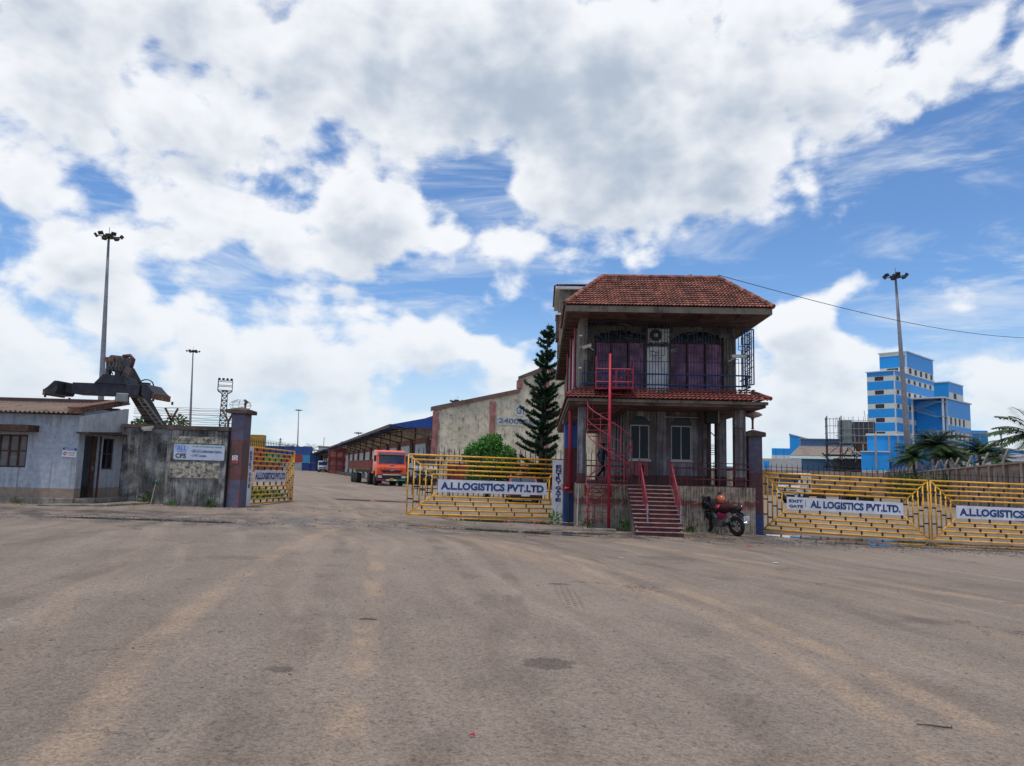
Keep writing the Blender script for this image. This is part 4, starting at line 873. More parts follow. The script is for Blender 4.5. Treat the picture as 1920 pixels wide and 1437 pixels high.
# ---------------- warehouses ----------------
WHW=mat('mouldy_wall',(.62,.55,.41),.9,var=.15,vscale=.5,dirt=(.13,.13,.11),damt=.5,dscale=1.5,streak=True,fine=.1)
WHC=mat('pink_column',(.33,.15,.13),.85,var=.25,vscale=1.2,dirt=(.16,.08,.07),damt=.3); DOORW=clad('roller_door',(.68,.72,.69),.12,2,.6,dirt=(.4,.4,.36),damt=.15)
BROWNT=mat('parapet_brown',(.16,.1,.085),.85,dirt=(.07,.05,.045),damt=.4,dscale=.7); BLUESH=clad('blue_sheet',(.012,.06,.27),.25,1,.5); DARKSH=mat('canopy_underside',(.09,.08,.075),.8,var=.25); WHDK=mat('brown_panel',(.11,.04,.035),.8,var=.2)
WA=R(17.1); WO=V(-7.47,72,.0)
def warehouse(label,t0,t1,wid,gable,words=False):
    """local x along the gable, y along the long left wall"""
    o=WO+Matrix.Rotation(WA,3,'Z')@V(0,t0,0); L=t1-t0
    t=thing('warehouse',label,'warehouse',(o.x,o.y,.2),WA)
    ez=6.3
    bays=int(L/9.6); bw=L/bays
    ops=[]
    for k in range(bays): ops.append((k*bw+bw*.22,k*bw+bw*.8,-.2,4.0,0))
    g=slices(MB(),.31,L,-.3,ez,0,.3,ops,'y'); g.build('long_wall',WHW,t)
    for k,(a,b,c,d,_) in enumerate(ops):
        dr=MB().box(-.36,-.3,a,b,-.25,d).build('roller_door',DOORW,t)
        MB().box(-.27,-.002,a-1.6,a-.002,-.25,4.3).build('dark_panel',WHDK,t); MB().box(-.3,-.005,a-.3,b+.3,4.02,4.6).build('lintel',WHC,t)
    # front gable wall, stepped
    w=wid; P=[(0,-.3),(w,-.3),(w,7.1),(w-8.65,9.35),(w-8.65,10.6),(w/2,11.9),(8.65,10.6),(8.65,9.35),(0,7.1)]
    MB().prism([(x,0,z) for x,z in P],(0,.3,0)).build('gable_wall',WHW,t)
    def cap(a,b,h=.42): MB().prism([(a[0],-.22,a[1]),(b[0],-.22,b[1]),(b[0],-.22,b[1]+h),(a[0],-.22,a[1]+h)],(0,.7,0)).build('parapet_cap',BROWNT,t)
    cap((-.25,7.05),(8.6,9.3)); cap((8.6,10.6),(w/2,11.9)); cap((w/2+.001,11.9),(w-8.6,10.6)); cap((w-8.599,9.3),(w+.25,7.05)); MB().box(8.45,8.9,-.2,.5,9.75,10.6).build('parapet_step',WHC,t)
    for x,h in ((-.12,7.0),(5.6,8.3),(11.2,11.2),(17,8.4)): MB().box(x,x+.55,-.2,-.002,-.3,h).build('gable_column',WHC,t)
    # roof
    MB().prism([(0,.31,6.3),(w,.31,6.3),(w/2,.31,10.3)],(0,L-.4,0)).build('roof',clad('roof_sheet',(.25,.27,.3),.3,1,.6),t)
    for k in range(3): MB().prism([(w*.3,14+k*26,8.6),(w*.46,14+k*26,9.9),(w*.46,14+k*26,10.6),(w*.3,14+k*26,9.2)],(0,13,0)).build('roof_vent',BROWNT,t)
    # canopy along the long wall
    cw=4.2
    cn=MB().prism([(-.02,.0,6.45),(-cw,.0,5.55),(-cw,.0,5.45),(-.02,.0,6.3)],(0,L,0)).build('canopy_sheet',BLUESH,t)
    MB().prism([(-cw,-.03,5.56),(-.02,-.03,6.5),(-.02,-.03,5.35),(-cw*.72,-.03,5.35)],(0,.05,0)).build('canopy_end',BLUESH,t)
    MB().box(-cw-.08,-cw-.002,0,L,5.3,5.6).build('canopy_gutter',DARKSH,t)
    for k in range(bays+1):
        y=min(L-.1,k*bw+.2); f=MB(); f.bar((-.05,y,4.5),(-cw+.1,y,5.4),.12); f.bar((-.05,y,5.9),(-cw+.1,y,5.4),.1); f.bar((-cw*.5,y,4.95),(-cw*.5,y,5.75),.08); f.build('canopy_truss',DARKSH,t)
        MB().box(-.12,-.001,y-.25,y+.25,-.3,6.2).build('wall_column',WHC,t)
    MB().box(-1.6,-.38,.5,L,-.25,.45).build('loading_platform',CONC,t)
    if words:
        MB().lathe([(.001,-.03),(.62,-.03),(.62,-.005),(.001,-.005)],(8.75,0,7.55),28,'Y').build('number_disc',mat('disc_white',(.5,.5,.47),.8,dirt=(.3,.3,.27),damt=.3),t)
        PB=mat('faded_blue',(.1,.14,.2),.8,var=.3); text('lettering','G1',FR((8.75,-.035,7.55),(1,0,0)),.8,.75,PB,t,.02)
        MB().box(6.3,11.0,-.03,-.003,6.02,6.85).build('area_panel',MATS['disc_white'],t); text('lettering','24000SFT',FR((8.65,-.035,6.43),(1,0,0)),4.3,.5,PB,t,.02)
        for x0 in (1.5,9.0): MB().box(x0,x0+3.6,-.12,-.004,-.3,2.1).build('red_dado',mat('red_dado',(.2,.035,.03),.8),t)
        MB().box(5.5,8.2,-.1,-.004,-.3,1.9).build('gable_door',DOORW,t)
    return t
warehouse('long mouldy warehouse with blue canopy and G1 painted on its gable',0,96,23,True,True)
warehouse('farther warehouse with a blue canopy behind the first one',112,235,23,True)
t=thing('red_frame_shed','red framed shed wall at the far end of the first warehouse','shed',WO+Matrix.Rotation(WA,3,'Z')@V(-3.8,97,.1),WA)
REDF=mat('red_frame',(.33,.05,.06),.7,var=.25); MB().box(0,6,.3,.5,0,5.6).build('panel',WHC,t)
for x in (0,1.5,3,4.5,6): MB().box(x,x+.2,.1,.298,0,5.8).build('post',REDF,t)
for z in (1.8,3.6,5.6): MB().box(.2,6,.15,.29,z,z+.2).build('beam',REDF,t)
t=thing('white_far_shed','pale far-off shed rising behind the second warehouse','shed',W(612,880,330),0); MB().box(-4,12,0,20,0,9.5).build('wall',mat('far_white',(.5,.54,.55),.8),t); MB().box(-4.3,12.3,-.3,20.3,9.5,10).build('roof_edge',DARKSH,t); text('lettering','LOGISTICS',FR((5,-.05,8),(1,0,0)),11,1.6,PB if 'PB' in globals() else NAVY,t)
MB().cyl((-2,1,10),(-2,1,14),.12).build('aerial',BLACK,t)
# ---------------- containers ----------------
CCOL={'blue':(.03,.08,.28),'red':(.34,.05,.04),'light blue':(.05,.28,.5),'grey':(.33,.36,.38),'yellow':(.42,.24,.04),'green':(.1,.28,.08),'dark blue':(.02,.05,.2),'rust red':(.24,.06,.04)}
_cont={}
def container(label,x,y,z,c,rz=0,l=6.06,h=2.5):
    m=mat('container_'+c.replace(' ','_'),CCOL[c],.6,var=.15,dirt=(.12,.08,.06),damt=.15)
    t=thing('shipping_container',label,'container',(x,y,z),rz,'stacked shipping containers')
    if (l,h) not in _cont:
        b=MB(); n=int(l/.28); pts=[]
        for k in range(n): # corrugated long side
            a=k*l/n; s=l/n; pts+=[(a,.04),(a+s*.25,.04),(a+s*.4,.075),(a+s*.85,.075)]
        pts.append((l,.04)); vs=[(x_,y_,zz) for zz in (.12,h-.12) for x_,y_ in pts]; q=len(pts)
        b.add(vs,[(i,i+1,q+i+1,q+i) for i in range(q-1)]); b.box(.02,l-.02,.08,2.36,.1,h-.08)
        f=MB()
        for xx in (0,l-.14):
            for yy in (0,2.3): f.box(xx,xx+.14,yy,yy+.14,0,h)
        for zz in (0,h-.13):
            for yy in (.02,2.32): f.box(.14,l-.14,yy,yy+.1,zz,zz+.12)
            for xx in (.02,l-.12): f.box(xx,xx+.1,.14,2.3,zz,zz+.12)
        _cont[(l,h)]=(b,f)
    b,f=_cont[(l,h)]; b.build('walls',m,t); f.build('corner_frame',m,t); return t
CY=235; cx=-86.5
stack=[('yellow','blue','red'),('light blue','green','rust red'),('blue','yellow','grey')]
lab=['bottom','middle','top']
for k,(c0,c1,c2) in enumerate([('grey','red','blue'),('rust red','green','dark blue'),('yellow','grey','blue')]):
    for j,c in enumerate((c0,c1,c2)): container('%s container, %s of the far stack %s'%(c,lab[j],('past the open gate leaf','behind the board of the open leaf','farthest left behind the open leaf')[k]),-71.2-k*6.2,CY,.25+2.52*j,c)
container('light blue container end next to the red one in the far yard',-65.1,CY,.25+2.52,'light blue',0,2.44); container('blue container end on the ground in the far yard',-65.1,CY,.25,'dark blue',0,2.44); container('blue container end on top at the right of the far stacks',-65.1,CY,.25+5.04,'blue',0,2.44)
for j,c in enumerate(('rust red','red','yellow')): container('%s container, %s of the near stack behind the open gate leaf'%(c,lab[j]),-56.5,152,.25+2.52*j,c,R(4))
container('small dark blue container in front of the second warehouse',-60.5,228,.25,'dark blue',0,2.9); container('dark blue container upper one in front of the second warehouse',-60.5,228,2.77,'dark blue',0,2.9)
# ---------------- masts ----------------
MASTM=mat('mast_steel',(.22,.22,.25),.55,.3,var=.12,dirt=(.25,.17,.14),damt=.12)
def mast(label,px,pyb,pyt,Y,lean=0,rb=.3,rt=.1,nl=6,hr=1.35):
    b=W(px,pyb,Y); b.z=gz(b.x); top=W(px+lean,pyt,Y); H=top.z-b.z
    t=thing('high_mast_light',label,'light mast',b,0,'tall floodlight masts'); d=V(top.x-b.x,0,H)
    MB().tube([d*f for f in (0,.33,.66,1)],[rb,rb*.72+rt*.28,rb*.4+rt*.6,rt],12).build('pole',MASTM,t,smooth=True)
    MB().lathe([(hr*.5,-.08),(hr*.55,-.08),(hr*.55,.08),(hr*.5,.08)],d,14).build('ring',BLACK,t)
    for k in range(nl):
        a=2*pi*k/nl+.3; e=d+V(hr*math.cos(a),hr*.9*math.sin(a),.12); MB().bar(d,e,.09).build('arm',BLACK,t)
        M=Matrix.Translation(e)@Matrix.Rotation(a,4,'Z')@Matrix.Rotation(R(35),4,'Y'); MB().cbox((.1,0,.1),(.3,.55,.42),M).build('floodlight',BLACK,t)
    MB().cyl(d,d+V(0,0,1.3),.03).build('lightning_rod',BLACK,t); MB().cbox(d+V(0,0,.25),(.7,.5,.35)).build('head_box',BLACK,t)
mast('tall floodlight mast rising behind the guard hut',185,860,445,92,19,.42,.13)
mast('floodlight mast behind the barbed wire of the stained wall',354,869,660,186,8,.38,.12)
mast('thin far floodlight mast above the stacked containers',557,875,770,370,3,.4,.15,6,1.6)
mast('tall floodlight mast in front of the blue and white tower',1708,900,520,102,-29,.48,.14)
mast('far floodlight mast head just above the warehouse roof',863,880,782,190,0,.3,.12); mast('small far mast head above the blue canopy',672,880,813,300,0,.3,.12); mast('short far mast behind the sloping gable parapet',858,880,754,160,0,.25,.1)
def lattice(label,px,pyt,Y,w0,w1,n,plat=True):
    b=W(px,870,Y); b.z=gz(b.x); H=W(px,pyt,Y).z-b.z; t=thing('lattice_mast',label,'lattice mast',b,R(20)); lg=MB(); br=MB()
    c=lambda i,f:V(((-1,1,1,-1)[i])*(w0+(w1-w0)*f)/2,((-1,-1,1,1)[i])*(w0+(w1-w0)*f)/2,H*f)
    for i in range(4): MB().bar(c(i,0),c(i,1),.16*w0/1.6).build('leg',BLACK,t)
    for k in range(n):
        f,e=k/n,(k+1)/n
        for i in range(4): br.bar(c(i,f),c((i+1)%4,e),.09*w0/1.6); br.bar(c((i+1)%4,f),c(i,e),.09*w0/1.6); br.bar(c(i,e),c((i+1)%4,e),.08*w0/1.6)
    br.build('bracing',BLACK,t)
    if plat:
        p=MB()
        for z in (0,1.1,2.2): 
            for i in range(4): a,b_=V((-1,1,1,-1)[i]*1.5,(-1,-1,1,1)[i]*1.5,H+z),V((1,1,-1,-1)[i]*1.5,(-1,1,1,-1)[i]*1.5,H+z); p.bar(a,b_,.12)
        for i in range(4): p.bar(V((-1,1,1,-1)[i]*1.5,(-1,-1,1,1)[i]*1.5,H),V((-1,1,1,-1)[i]*1.5,(-1,-1,1,1)[i]*1.5,H+2.3),.12); p.bar(c(i,.96),V((-1,1,1,-1)[i]*1.5,(-1,-1,1,1)[i]*1.5,H),.1)
        p.build('platform_cage',BLACK,t)
        for k in range(4): MB().cbox((-1.3+.85*k,-1.3,H+2.5),(.5,.4,.4)).build('floodlight',BLACK,t)
    else:
        for f,l in ((.72,3.2),(.84,2.6),(.95,2)): MB().bar((-l*w0*.35,0,H*f),(l*w0*.35,0,H*f),.2).build('cross_arm',BLACK,t)
lattice('lattice mast with a lamp cage behind the stained wall',412,733,166,1.7,1.1,16)
lattice('faint far lattice pylon above the containers',523,822,900,5,1,12,False)
# ---------------- reach stacker ----------------
NAVYM=mat('dirty_navy',(.018,.02,.034),.6,var=.3,dirt=(.06,.045,.04),damt=.3); GREASE=mat('grease_grey',(.1,.095,.1),.6,.2,var=.35,dirt=(.14,.07,.04),damt=.35,dscale=3)
ro=W(205,740,41); rz=R(-3); t=thing('reach_stacker','dark container handler raising its spreader above the hut roof','reach stacker',(ro.x,ro.y,gz(ro.x)),rz)
bz=ro.z-gz(ro.x)+.25; t.rotation_euler=(0,R(1.0),rz); M0=Matrix.Translation((0,0,bz))
MB().box(-1.9,1.9,-.55,.55,-.32,.3,M0).build('main_beam',NAVYM,t,bevel=.03); MB().box(-2.75,-1.9,-.42,.42,-.24,.24,M0).build('telescope_beam',NAVYM,t); MB().box(1.9,2.6,-.42,.42,-.24,.24,M0).build('telescope_beam',NAVYM,t)
for s in (-1,1):
    MB().prism([(s*2.55,-1.1,bz+.3),(s*2.9,-1.1,bz-.05),(s*3.1,-1.1,bz-.2),(s*3.1,-1.1,bz-.45),(s*2.45,-1.1,bz-.42),(s*2.35,-1.1,bz-.2),(s*2.35,-1.1,bz+.3)],(0,1.6,0)).build('end_beam',NAVYM,t); MB().box(s*3.04-.07,s*3.04+.07,-1.13,.55,bz-.5,bz-.18).build('end_plate',RUSTY,t)
    for y in (-1.05,1.0): MB().cyl((s*3.0,y,bz-.45),(s*3.0,y,bz-.62),.06,n=8).build('twist_lock',BLACK,t)
MB().prism([(-.65,-.6,bz+.3),(1.15,-.6,bz+.3),(1.0,-.6,bz+.75),(-.2,-.6,bz+.8)],(0,1.2,0)).build('turntable',NAVYM,t)
for k,(a,b_,w_) in enumerate((((-.1,-.3,.75),(-.1,-.3,1.15),.22),((.5,-.3,.75),(.6,-.3,1.2),.3),((.9,-.35,.7),(1.1,-.3,1.25),.34))): MB().bar(V(*a)+V(0,0,bz),V(*b_)+V(0,0,bz),w_).build('damper',GREASE,t)
MB().prism([(-.15,-.5,bz+1.05),(.85,-.5,bz+1.0),(.8,-.5,bz+1.85),(.05,-.5,bz+1.9),(-.2,-.5,bz+1.65)],(0,1.0,0)).build('head_block',GREASE,t,bevel=.04); MB().box(-.2,.3,-.62,-.502,1.5,1.75,M0).build('valve_block',RUSTY,t)
MB().tube([V(.7,-.4,bz+1.85),V(1.1,-.4,bz+1.9),V(1.3,-.35,bz+1.7),V(1.15,-.3,bz+1.1)],.1,8).build('hydraulic_hose',mat('hose_maroon',(.1,.03,.04),.6),t,smooth=True)
for k in range(4): MB().tube([V(.1+.18*k,-.55,bz+1.6),V(.2+.2*k,-.75,bz+1.2),V(.35+.2*k,-.6,bz+.8)],.03,6).build('hydraulic_hose',BLACK,t)
a=V(.65,.2,bz+1.0); b_=V(-.6,9.0,1.6); MB().bar(a,b_,.62,.7).build('boom',mat('boom_black',(.022,.018,.018),.7,var=.3),t); MB().bar(V(1.3,1.0,bz-.4),V(.9,8.5,1.4),.2,.2).build('lift_cylinder',NAVYM,t)
g=MB(); p,q=V(1.35,.6,bz-.35),V(.95,6.2,2.2)
for s in (-.16,.16): g.bar(p+V(s,0,0),q+V(s,0,0),.07)
for k in range(14): m_=p+(q-p)*(k/14); g.bar(m_-V(.16,0,0),m_+V(.16,0,0),.05)
g.build('ladder',STEEL,t)
MB().tube([V(2.05+.42*math.cos(x),-.2,bz+.3+.33*math.sin(x)) for x in [pi*k/12 for k in range(13)]],.035,6).build('guard_hoop',BLACK,t); MB().cyl((2.05,-.2,bz+.25),(2.05,-.2,bz+.45),.22,n=12).build('motor',NAVYM,t)
MB().box(-1.7,1.7,6,14,1.0,2.1).build('chassis',NAVYM,t); MB().box(-1.4,.3,9.6,11.4,2.1,2.7).build('cab',GLASS,t)
for y in (7.2,12.8):
    for x in (-2.1,1.7): w_=MB().lathe([(.4,-.3),(.85,-.26),(.9,0),(.85,.26),(.4,.3)],(x+.2,y,.9),20,'X').build('wheel',RUBBER,t,smooth=True)
# ---------------- industrial complex on the right ----------------
IB=clad('blue_cladding',(.012,.29,.74),.35,2,.5,var=.05); IG=clad('grey_cladding',(.62,.64,.6),.35,2,.55,var=.06); WIND=mat('window_void',(.035,.038,.05),.6); WFR=mat('white_trim',(.6,.62,.62),.6)
TA=R(43); TO=V(101.6,196,0)
tw_=thing('process_tower','stepped blue and white clad tower of the plant','tower',TO,TA)
def face(parent,x0,x1,y,z0,rows,ops_fn,plane='x',th=.3,out=-1):
    """stripe bands on one face; rows = [(z1,kind)]; y is the face plane, pushed by out"""
    z=z0
    for r,(z1,k) in enumerate(rows):
        ops=[(a,b,z+.14,z1-.12,0) for a,b in ops_fn(r)] if k=='g' else []
        a0,a1=(y,y+th)
        g=slices(MB(),x0,x1,z+.01,z1-.01,a0,a1,ops,plane); bd=g.build('blue_band' if k=='b' else 'grey_band',IB if k=='b' else IG,parent)
        for a,b,c,d,_ in ops:
            m=MB(); yy=y+th*.6
            (m.box(a+.003,b-.003,yy,yy+.05,c+.003,d-.003) if plane=='x' else m.box(yy,yy+.05,a+.003,b-.003,c+.003,d-.003)); wn=m.build('window',WIND,parent)
            if plane=='y':
                x_=MB(); yo=yy-.06; x_.bar((yo,a,c),(yo,b,d),.14,.05); x_.bar((yo+.01,b,c),(yo+.01,a,d),.14,.05); x_.build('brace',MATS['pink_column'] if 'pink_column' in MATS else WFR,wn)
        z=z1
fl=3.72; 
def stripes(z0,n,top): # from the ground up: blue then grey
    r=[]; z=z0
    for k in range(n): r+=[(z+fl*.62,'b'),(z+fl,'g')]; z+=fl
    r.append((top,'b')); return r
# lower block
face(tw_,0,7.2,0,0,stripes(0,8,30.9),lambda r:[(2.9,5.2)],'y')
face(tw_,.31,30,0,0,stripes(0,8,30.9),lambda r:[(1+k*4.2,2.9+k*4.2) for k in range(7)] if r>9 else [],'x')
MB().box(.31,30,.32,7.2,.0,30.7).build('core',WIND,tw_); MB().box(-.3,30.2,-.25,7.5,30.9,31.15).build('roof_edge',WFR,tw_)
MB().box(-.06,.0,-.05,.3,0,30.9).build('corner_trim',WFR,tw_)
# upper block, set back
rw=[(33.0,'g'),(36.3,'b'),(37.2,'g')]
face(tw_,0,7.1,8.9,31.16,rw,lambda r:[(2.2,5.2)] if r==0 else [],'y'); face(tw_,9.21,30,0,31.16,[(33.0,'g'),(37.2,'b')],lambda r:[(10.5+k*4.2,12.6+k*4.2) for k in range(5)],'x')
MB().box(9.21,29.9,.32,7.0,31.16,37.0).build('core',WIND,tw_); MB().box(8.6,30.3,-.3,7.4,37.2,37.45).build('roof_edge',WFR,tw_); MB().box(8.84,8.9,-.05,.3,31.2,37.2).build('corner_trim',WFR,tw_)
# annex right behind
an=thing('plant_annex','lower blue annex with a grey band right of the tower','building',TO+Matrix.Rotation(TA,3,'Z')@V(43,0,0),TA)
face(an,0,12,0,0,[(22,'b'),(25,'g'),(28,'b'),(32.2,'b')],lambda r:[],'y'); face(an,.31,14,0,0,[(24,'b'),(26.5,'b'),(29.3,'g'),(32.2,'b')],lambda r:[(4.5,7.5)],'x'); MB().box(-.2,14.2,-.2,12,32.2,32.5).build('roof_edge',WFR,an)
# stair block in front
sb=thing('stair_block','blue stair block with open landings in front of the tower','building',TO+Matrix.Rotation(TA,3,'Z')@V(11.2,-8,0),TA)
rows=[(3,'b'),(6.2,'b'),(8.6,'g'),(14,'b'),(16.8,'g'),(21,'b'),(23.4,'g'),(24.2,'b')]
rows=[(1.6,'b')]+[q for k in range(5) for q in ((3.9+k*3.9+.0,'g'),(5.5+k*3.9,'b'))][:-1]+[(24.2,'b')]
face(sb,3.2,23,0,0,rows,lambda r:[(5+k*3.6,6.8+k*3.6) for k in range(4)],'x'); MB().box(3.6,23,.32,7.9,0,24).build('core',WIND,sb); MB().box(3.3,3.6,.32,7.9,0,24).build('inner_wall',IB,sb)
MB().prism([(-.4,-.4,24.2),(23.3,-.4,24.2),(23.3,8.2,24.2),(-.4,8.2,24.2)],(0,0,.35)).build('roof_edge',WFR,sb)
for x,y in ((0,0),(2.9,0),(0,7.6)): MB().box(x,x+.4,y,y+.4,0,24.2).build('post',WFR,sb)
for k in range(6):
    z=3.9*k; MB().box(0,3.0,0,2,z+3.6,z+3.8).build('landing',STEEL,sb); g=MB(); 
    a,b=(V(1,2,z+3.7),V(1,7.4,z+5.6)) if k%2==0 else (V(1,7.4,z+1.8),V(1,2,z+3.7)); g.bar(a,b,.9,.2); g.bar(a+V(-.5,0,1),b+V(-.5,0,1),.08); g.bar(a+V(-.5,0,.5),b+V(-.5,0,.5),.06); g.build('stair_flight',STEEL,sb)
# pipe gantry and tanks in front of the tower
gt=thing('pipe_gantry','grey pipe gantry with tanks at the foot of the tower','gantry',TO+Matrix.Rotation(TA,3,'Z')@V(1,-14,0),TA)
rd=random.Random(8)
for x in (0,5,10):
    for y in (0,6): MB().bar((x,y,0),(x,y,15),.25).build('column',STEEL,gt)
for z in (4,9,13.5):
    MB().box(-.5,10.5,-.5,6.5,z,z+.2).build('deck',GREASE,gt); g=MB()
    for h in (.5,1.1): g.bar((-.5,-.5,z+h),(10.5,-.5,z+h),.07); g.bar((-.5,-.5,z+h),(-.5,6.5,z+h),.07)
    for k in range(9): g.bar((-.5+k*1.37,-.5,z),(-.5+k*1.37,-.5,z+1.1),.06)
    g.build('guard_rail',STEEL,gt)
for x,z in ((2.5,9.2),(6.5,9.2),(8.5,4.2),(3.5,4.2)): MB().cyl((x,3,z),(x,3,z+3.2),1.3,n=16).build('tank',mat('tank_grey',(.3,.31,.3),.5,dirt=(.16,.12,.1),damt=.2),gt)
for k in range(7): z=rd.uniform(2,13); x=rd.uniform(0,8); MB().tube([(x,-.6,z),(x+rd.uniform(1,3),-.6,z),(x+3,-.6,z-rd.uniform(1,3))],.12,6).build('pipe',RUSTY if k%2 else STEEL,gt)
# scaffolded silo structure
IDK=mat('sooty_panel',(.06,.06,.07),.8,var=.25,dirt=(.1,.08,.07),damt=.3); IGN=mat('green_grey_panel',(.2,.24,.22),.7,var=.15)
o=W(1553,900,170); sc=thing('silo_frame','dark steel frame carrying a sooty bin left of the tower','steel frame',(o.x,o.y,-.3),R(-20)); H=16.5
for x in (0,3,6,10.2):
    for y in (0,5): MB().bar((x,y,0),(x,y,H if x<4 else 10.5),.22).build('column',BLACK,sc)
for z in (2.2,5,7.6,10.3):
    g=MB()
    for y in (0,5): g.bar((-.6,y,z),(10.6,y,z),.28)
    for x in (0,3,6,10.2): g.bar((x,0,z),(x,5,z),.22)
    g.build('beam_level',GREASE if z>9 else BLACK,sc)
g=MB()
for k,z in enumerate((0,2.2,5,7.6)):
    for x0,x1 in ((0,3),(3,6),(6,10.2)):
        if (k+int(x0))%2==0 or x0==0: g.bar((x0,0,z),(x1,0,z+2.6),.14)
        else: g.bar((x1,0,z),(x0,0,z+2.6),.14)
g.build('bracing',BLACK,sc)
MB().box(2.6,5.2,.4,4.6,10.5,15.6).build('bin_end',IGN,sc); MB().box(5.2,10,.4,4.6,10.8,15.2).build('bin',IDK,sc); MB().prism([(5.2,.4,10.8),(10,.4,10.8),(8.4,.4,8.2),(6.8,.4,8.2)],(0,4.2,0)).build('hopper',RUSTY,sc)
g=MB()
for z in (11.2,12.6,14.2,15.8): g.bar((-.3,0,z),(3,0,z),.09); g.bar((-.3,-.8,z),(-.3,3,z),.08)
for x in (-.3,.6,1.4,2.2): g.bar((x,0,10.3),(x,0,16),.08)
g.build('scaffold_tubes',BLACK,sc); MB().box(-.5,3,-.8,3,11.0,11.2).build('scaffold_deck',NAVY,sc)
g=MB()
for k in range(6): g.bar((-1.2+k*.01,-.6,7.8-k*.6),(.3,-.6,7.2-k*.6),.09)
g.bar((-1.2,-.6,8),(6.5,-.6,0),.3); g.build('stair_flight',BLACK,sc)
for k in range(12): 
    x=rd.uniform(3,9.5); z=rd.uniform(5.2,9); MB().tube([(x,-.3,z),(x+rd.uniform(-1.5,1.5),-.3,z+rd.uniform(-.5,1.5))],.16,6).build('duct',(RUSTY,STEEL,IDK)[k%3],sc)
g=MB()
for k in range(46):
    x=rd.uniform(-.6,10.4); z=rd.uniform(.5,15.5); y=rd.choice((-.5,0,5))
    if rd.random()<.5: g.bar((x,y,z),(x+rd.uniform(1,3.2),y,z),.1)
    else: g.bar((x,y,z),(x+rd.uniform(-.3,.3),y,z+rd.uniform(1,3)),.1)
for z in (10.4,12,13.6,15.4): g.bar((2.4,-.1,z),(10.2,-.1,z),.1)
for k in range(8): g.bar((2.6+k*1.0,-.1,10.3),(2.6+k*1.0,-.1,16.3),.08)
o_=g.build('scaffold_lattice',STEEL,sc); tag(o_,kind='stuff')
MB().box(1.5,10,5.2,5.4,0,7).build('rear_sheeting',IDK,sc); MB().cyl((7.6,-1.5,-.5),(7.2,-1.5,10),.16).build('vent_pipe',STEEL,sc)
# grey-blue hall
BG=clad('blue_grey_sheet',(.08,.17,.3),.5,0,.6,var=.12); o=W(1486,895,182); h=thing('blue_grey_hall','blue-grey sheeted hall with a rusty roof left of the steel frame','hall',(o.x,o.y,-.3),R(-16))
MB().box(0,17,0,12,0,3).build('lower_wall',BG,h); MB().box(0,17,.1,12,3.15,6.2).build('upper_wall',BG,h); MB().prism([(-.5,-.6,6.9),(17.3,-.6,6.9),(17.3,.2,7.6),(-.5,.2,7.6)],(0,.2,.0)).build('eave_sheet',clad('pale_eave',(.3,.38,.38),.4,0),h); MB().box(0,17,.12,12,6.2,7.0).build('eave_wall',BG,h)
MB().prism([(-.6,-.8,3.0),(17,-.8,3.0),(17,0,3.15),(-.6,0,3.15)],(0,0,-.08)).build('awning',STEEL,h)
MB().prism([(-.5,.3,7.7),(17.3,.3,7.7),(17.3,6,10.2),(2.2,6,10.2)],(0,.2,-.12)).build('roof',mat('rusty_roof',(.25,.2,.17),.8,dirt=(.16,.1,.07),damt=.3,dscale=.3),h); MB().box(2.6,17,6,9,10.15,11.9).build('ridge_vent',BG,h); MB().box(2.3,17.2,5.7,9.3,11.9,12.1).build('ridge_cap',STEEL,h)
for x in (5.6,7,12.3): MB().box(x,x+.5,-.05,-.002,2.0,2.75).build('window',WIND,h)
MB().box(8.8,9.7,-.08,-.003,.8,3.0).build('blue_door',IB,h)
# small blue buildings at the far left of the plant
o=W(1448,895,215); b=thing('blue_shed','bright blue mono-pitch shed behind the pale wall','shed',(o.x,o.y,-.3),R(-19))
MB().box(0,5,0,6,6,10.6).build('low_part',IB,b); MB().prism([(5.002,0,0),(12,0,0),(12,0,12.6),(5.002,0,14.6)],(0,6,0)).build('high_part',IB,b); MB().prism([(4.8,-.2,14.65),(12.2,-.2,12.6),(12.2,-.2,12.85),(4.8,-.2,14.9)],(0,6.4,0)).build('roof_edge',WFR,b); MB().box(-.1,12,-.12,-.003,7.2,8.6).build('white_band',IG,b); MB().box(0,5.0,.001,6,0,5.999).build('base',IB,b)
o=W(1441,900,150); b=thing('pale_wall_building','pale rust-streaked wall building with a blue window strip','building',(o.x,o.y,-.3),R(-19)); MB().box(-5,6.2,0,6,0,5.9).build('wall',mat('pale_rust_wall',(.42,.42,.42),.85,dirt=(.3,.14,.07),damt=.22,dscale=1.6,streak=True),b); MB().box(-.9,.2,-.06,-.003,1.5,3.2).build('blue_panel',IB,b); MB().box(-.9,.2,-.06,-.003,4.0,5.4).build('blue_panel',IB,b)
for x in (-4,-2,1.5,3): MB().bar((x,1,5.9),(x,1,8),.06).build('roof_rod',BLACK,b)
o=W(1424,900,120); b=thing('tarpaulin_shed','low shed under a light blue tarpaulin beyond the exit gate','shed',(o.x,o.y,-.3),0); MB().prism([(-9,0,3.6),(0,0,3.4),(4.6,0,2.2),(4.6,4,2.2),(0,4,3.6),(-9,4,3.8)],(0,0,.06)).build('tarpaulin',mat('tarp_blue',(.1,.36,.42),.6,var=.2),b); MB().box(-9,4,.4,3.6,0,2.1).build('walls',mat('shed_cream',(.42,.36,.27),.8),b); MB().box(-9,-1.5,.2,.399,.9,1.9).build('blue_panel',IB,b)
for x in (-3,1): MB().bar((x,.1,0),(x,.1,3.2),.1).build('post',STEEL,b)
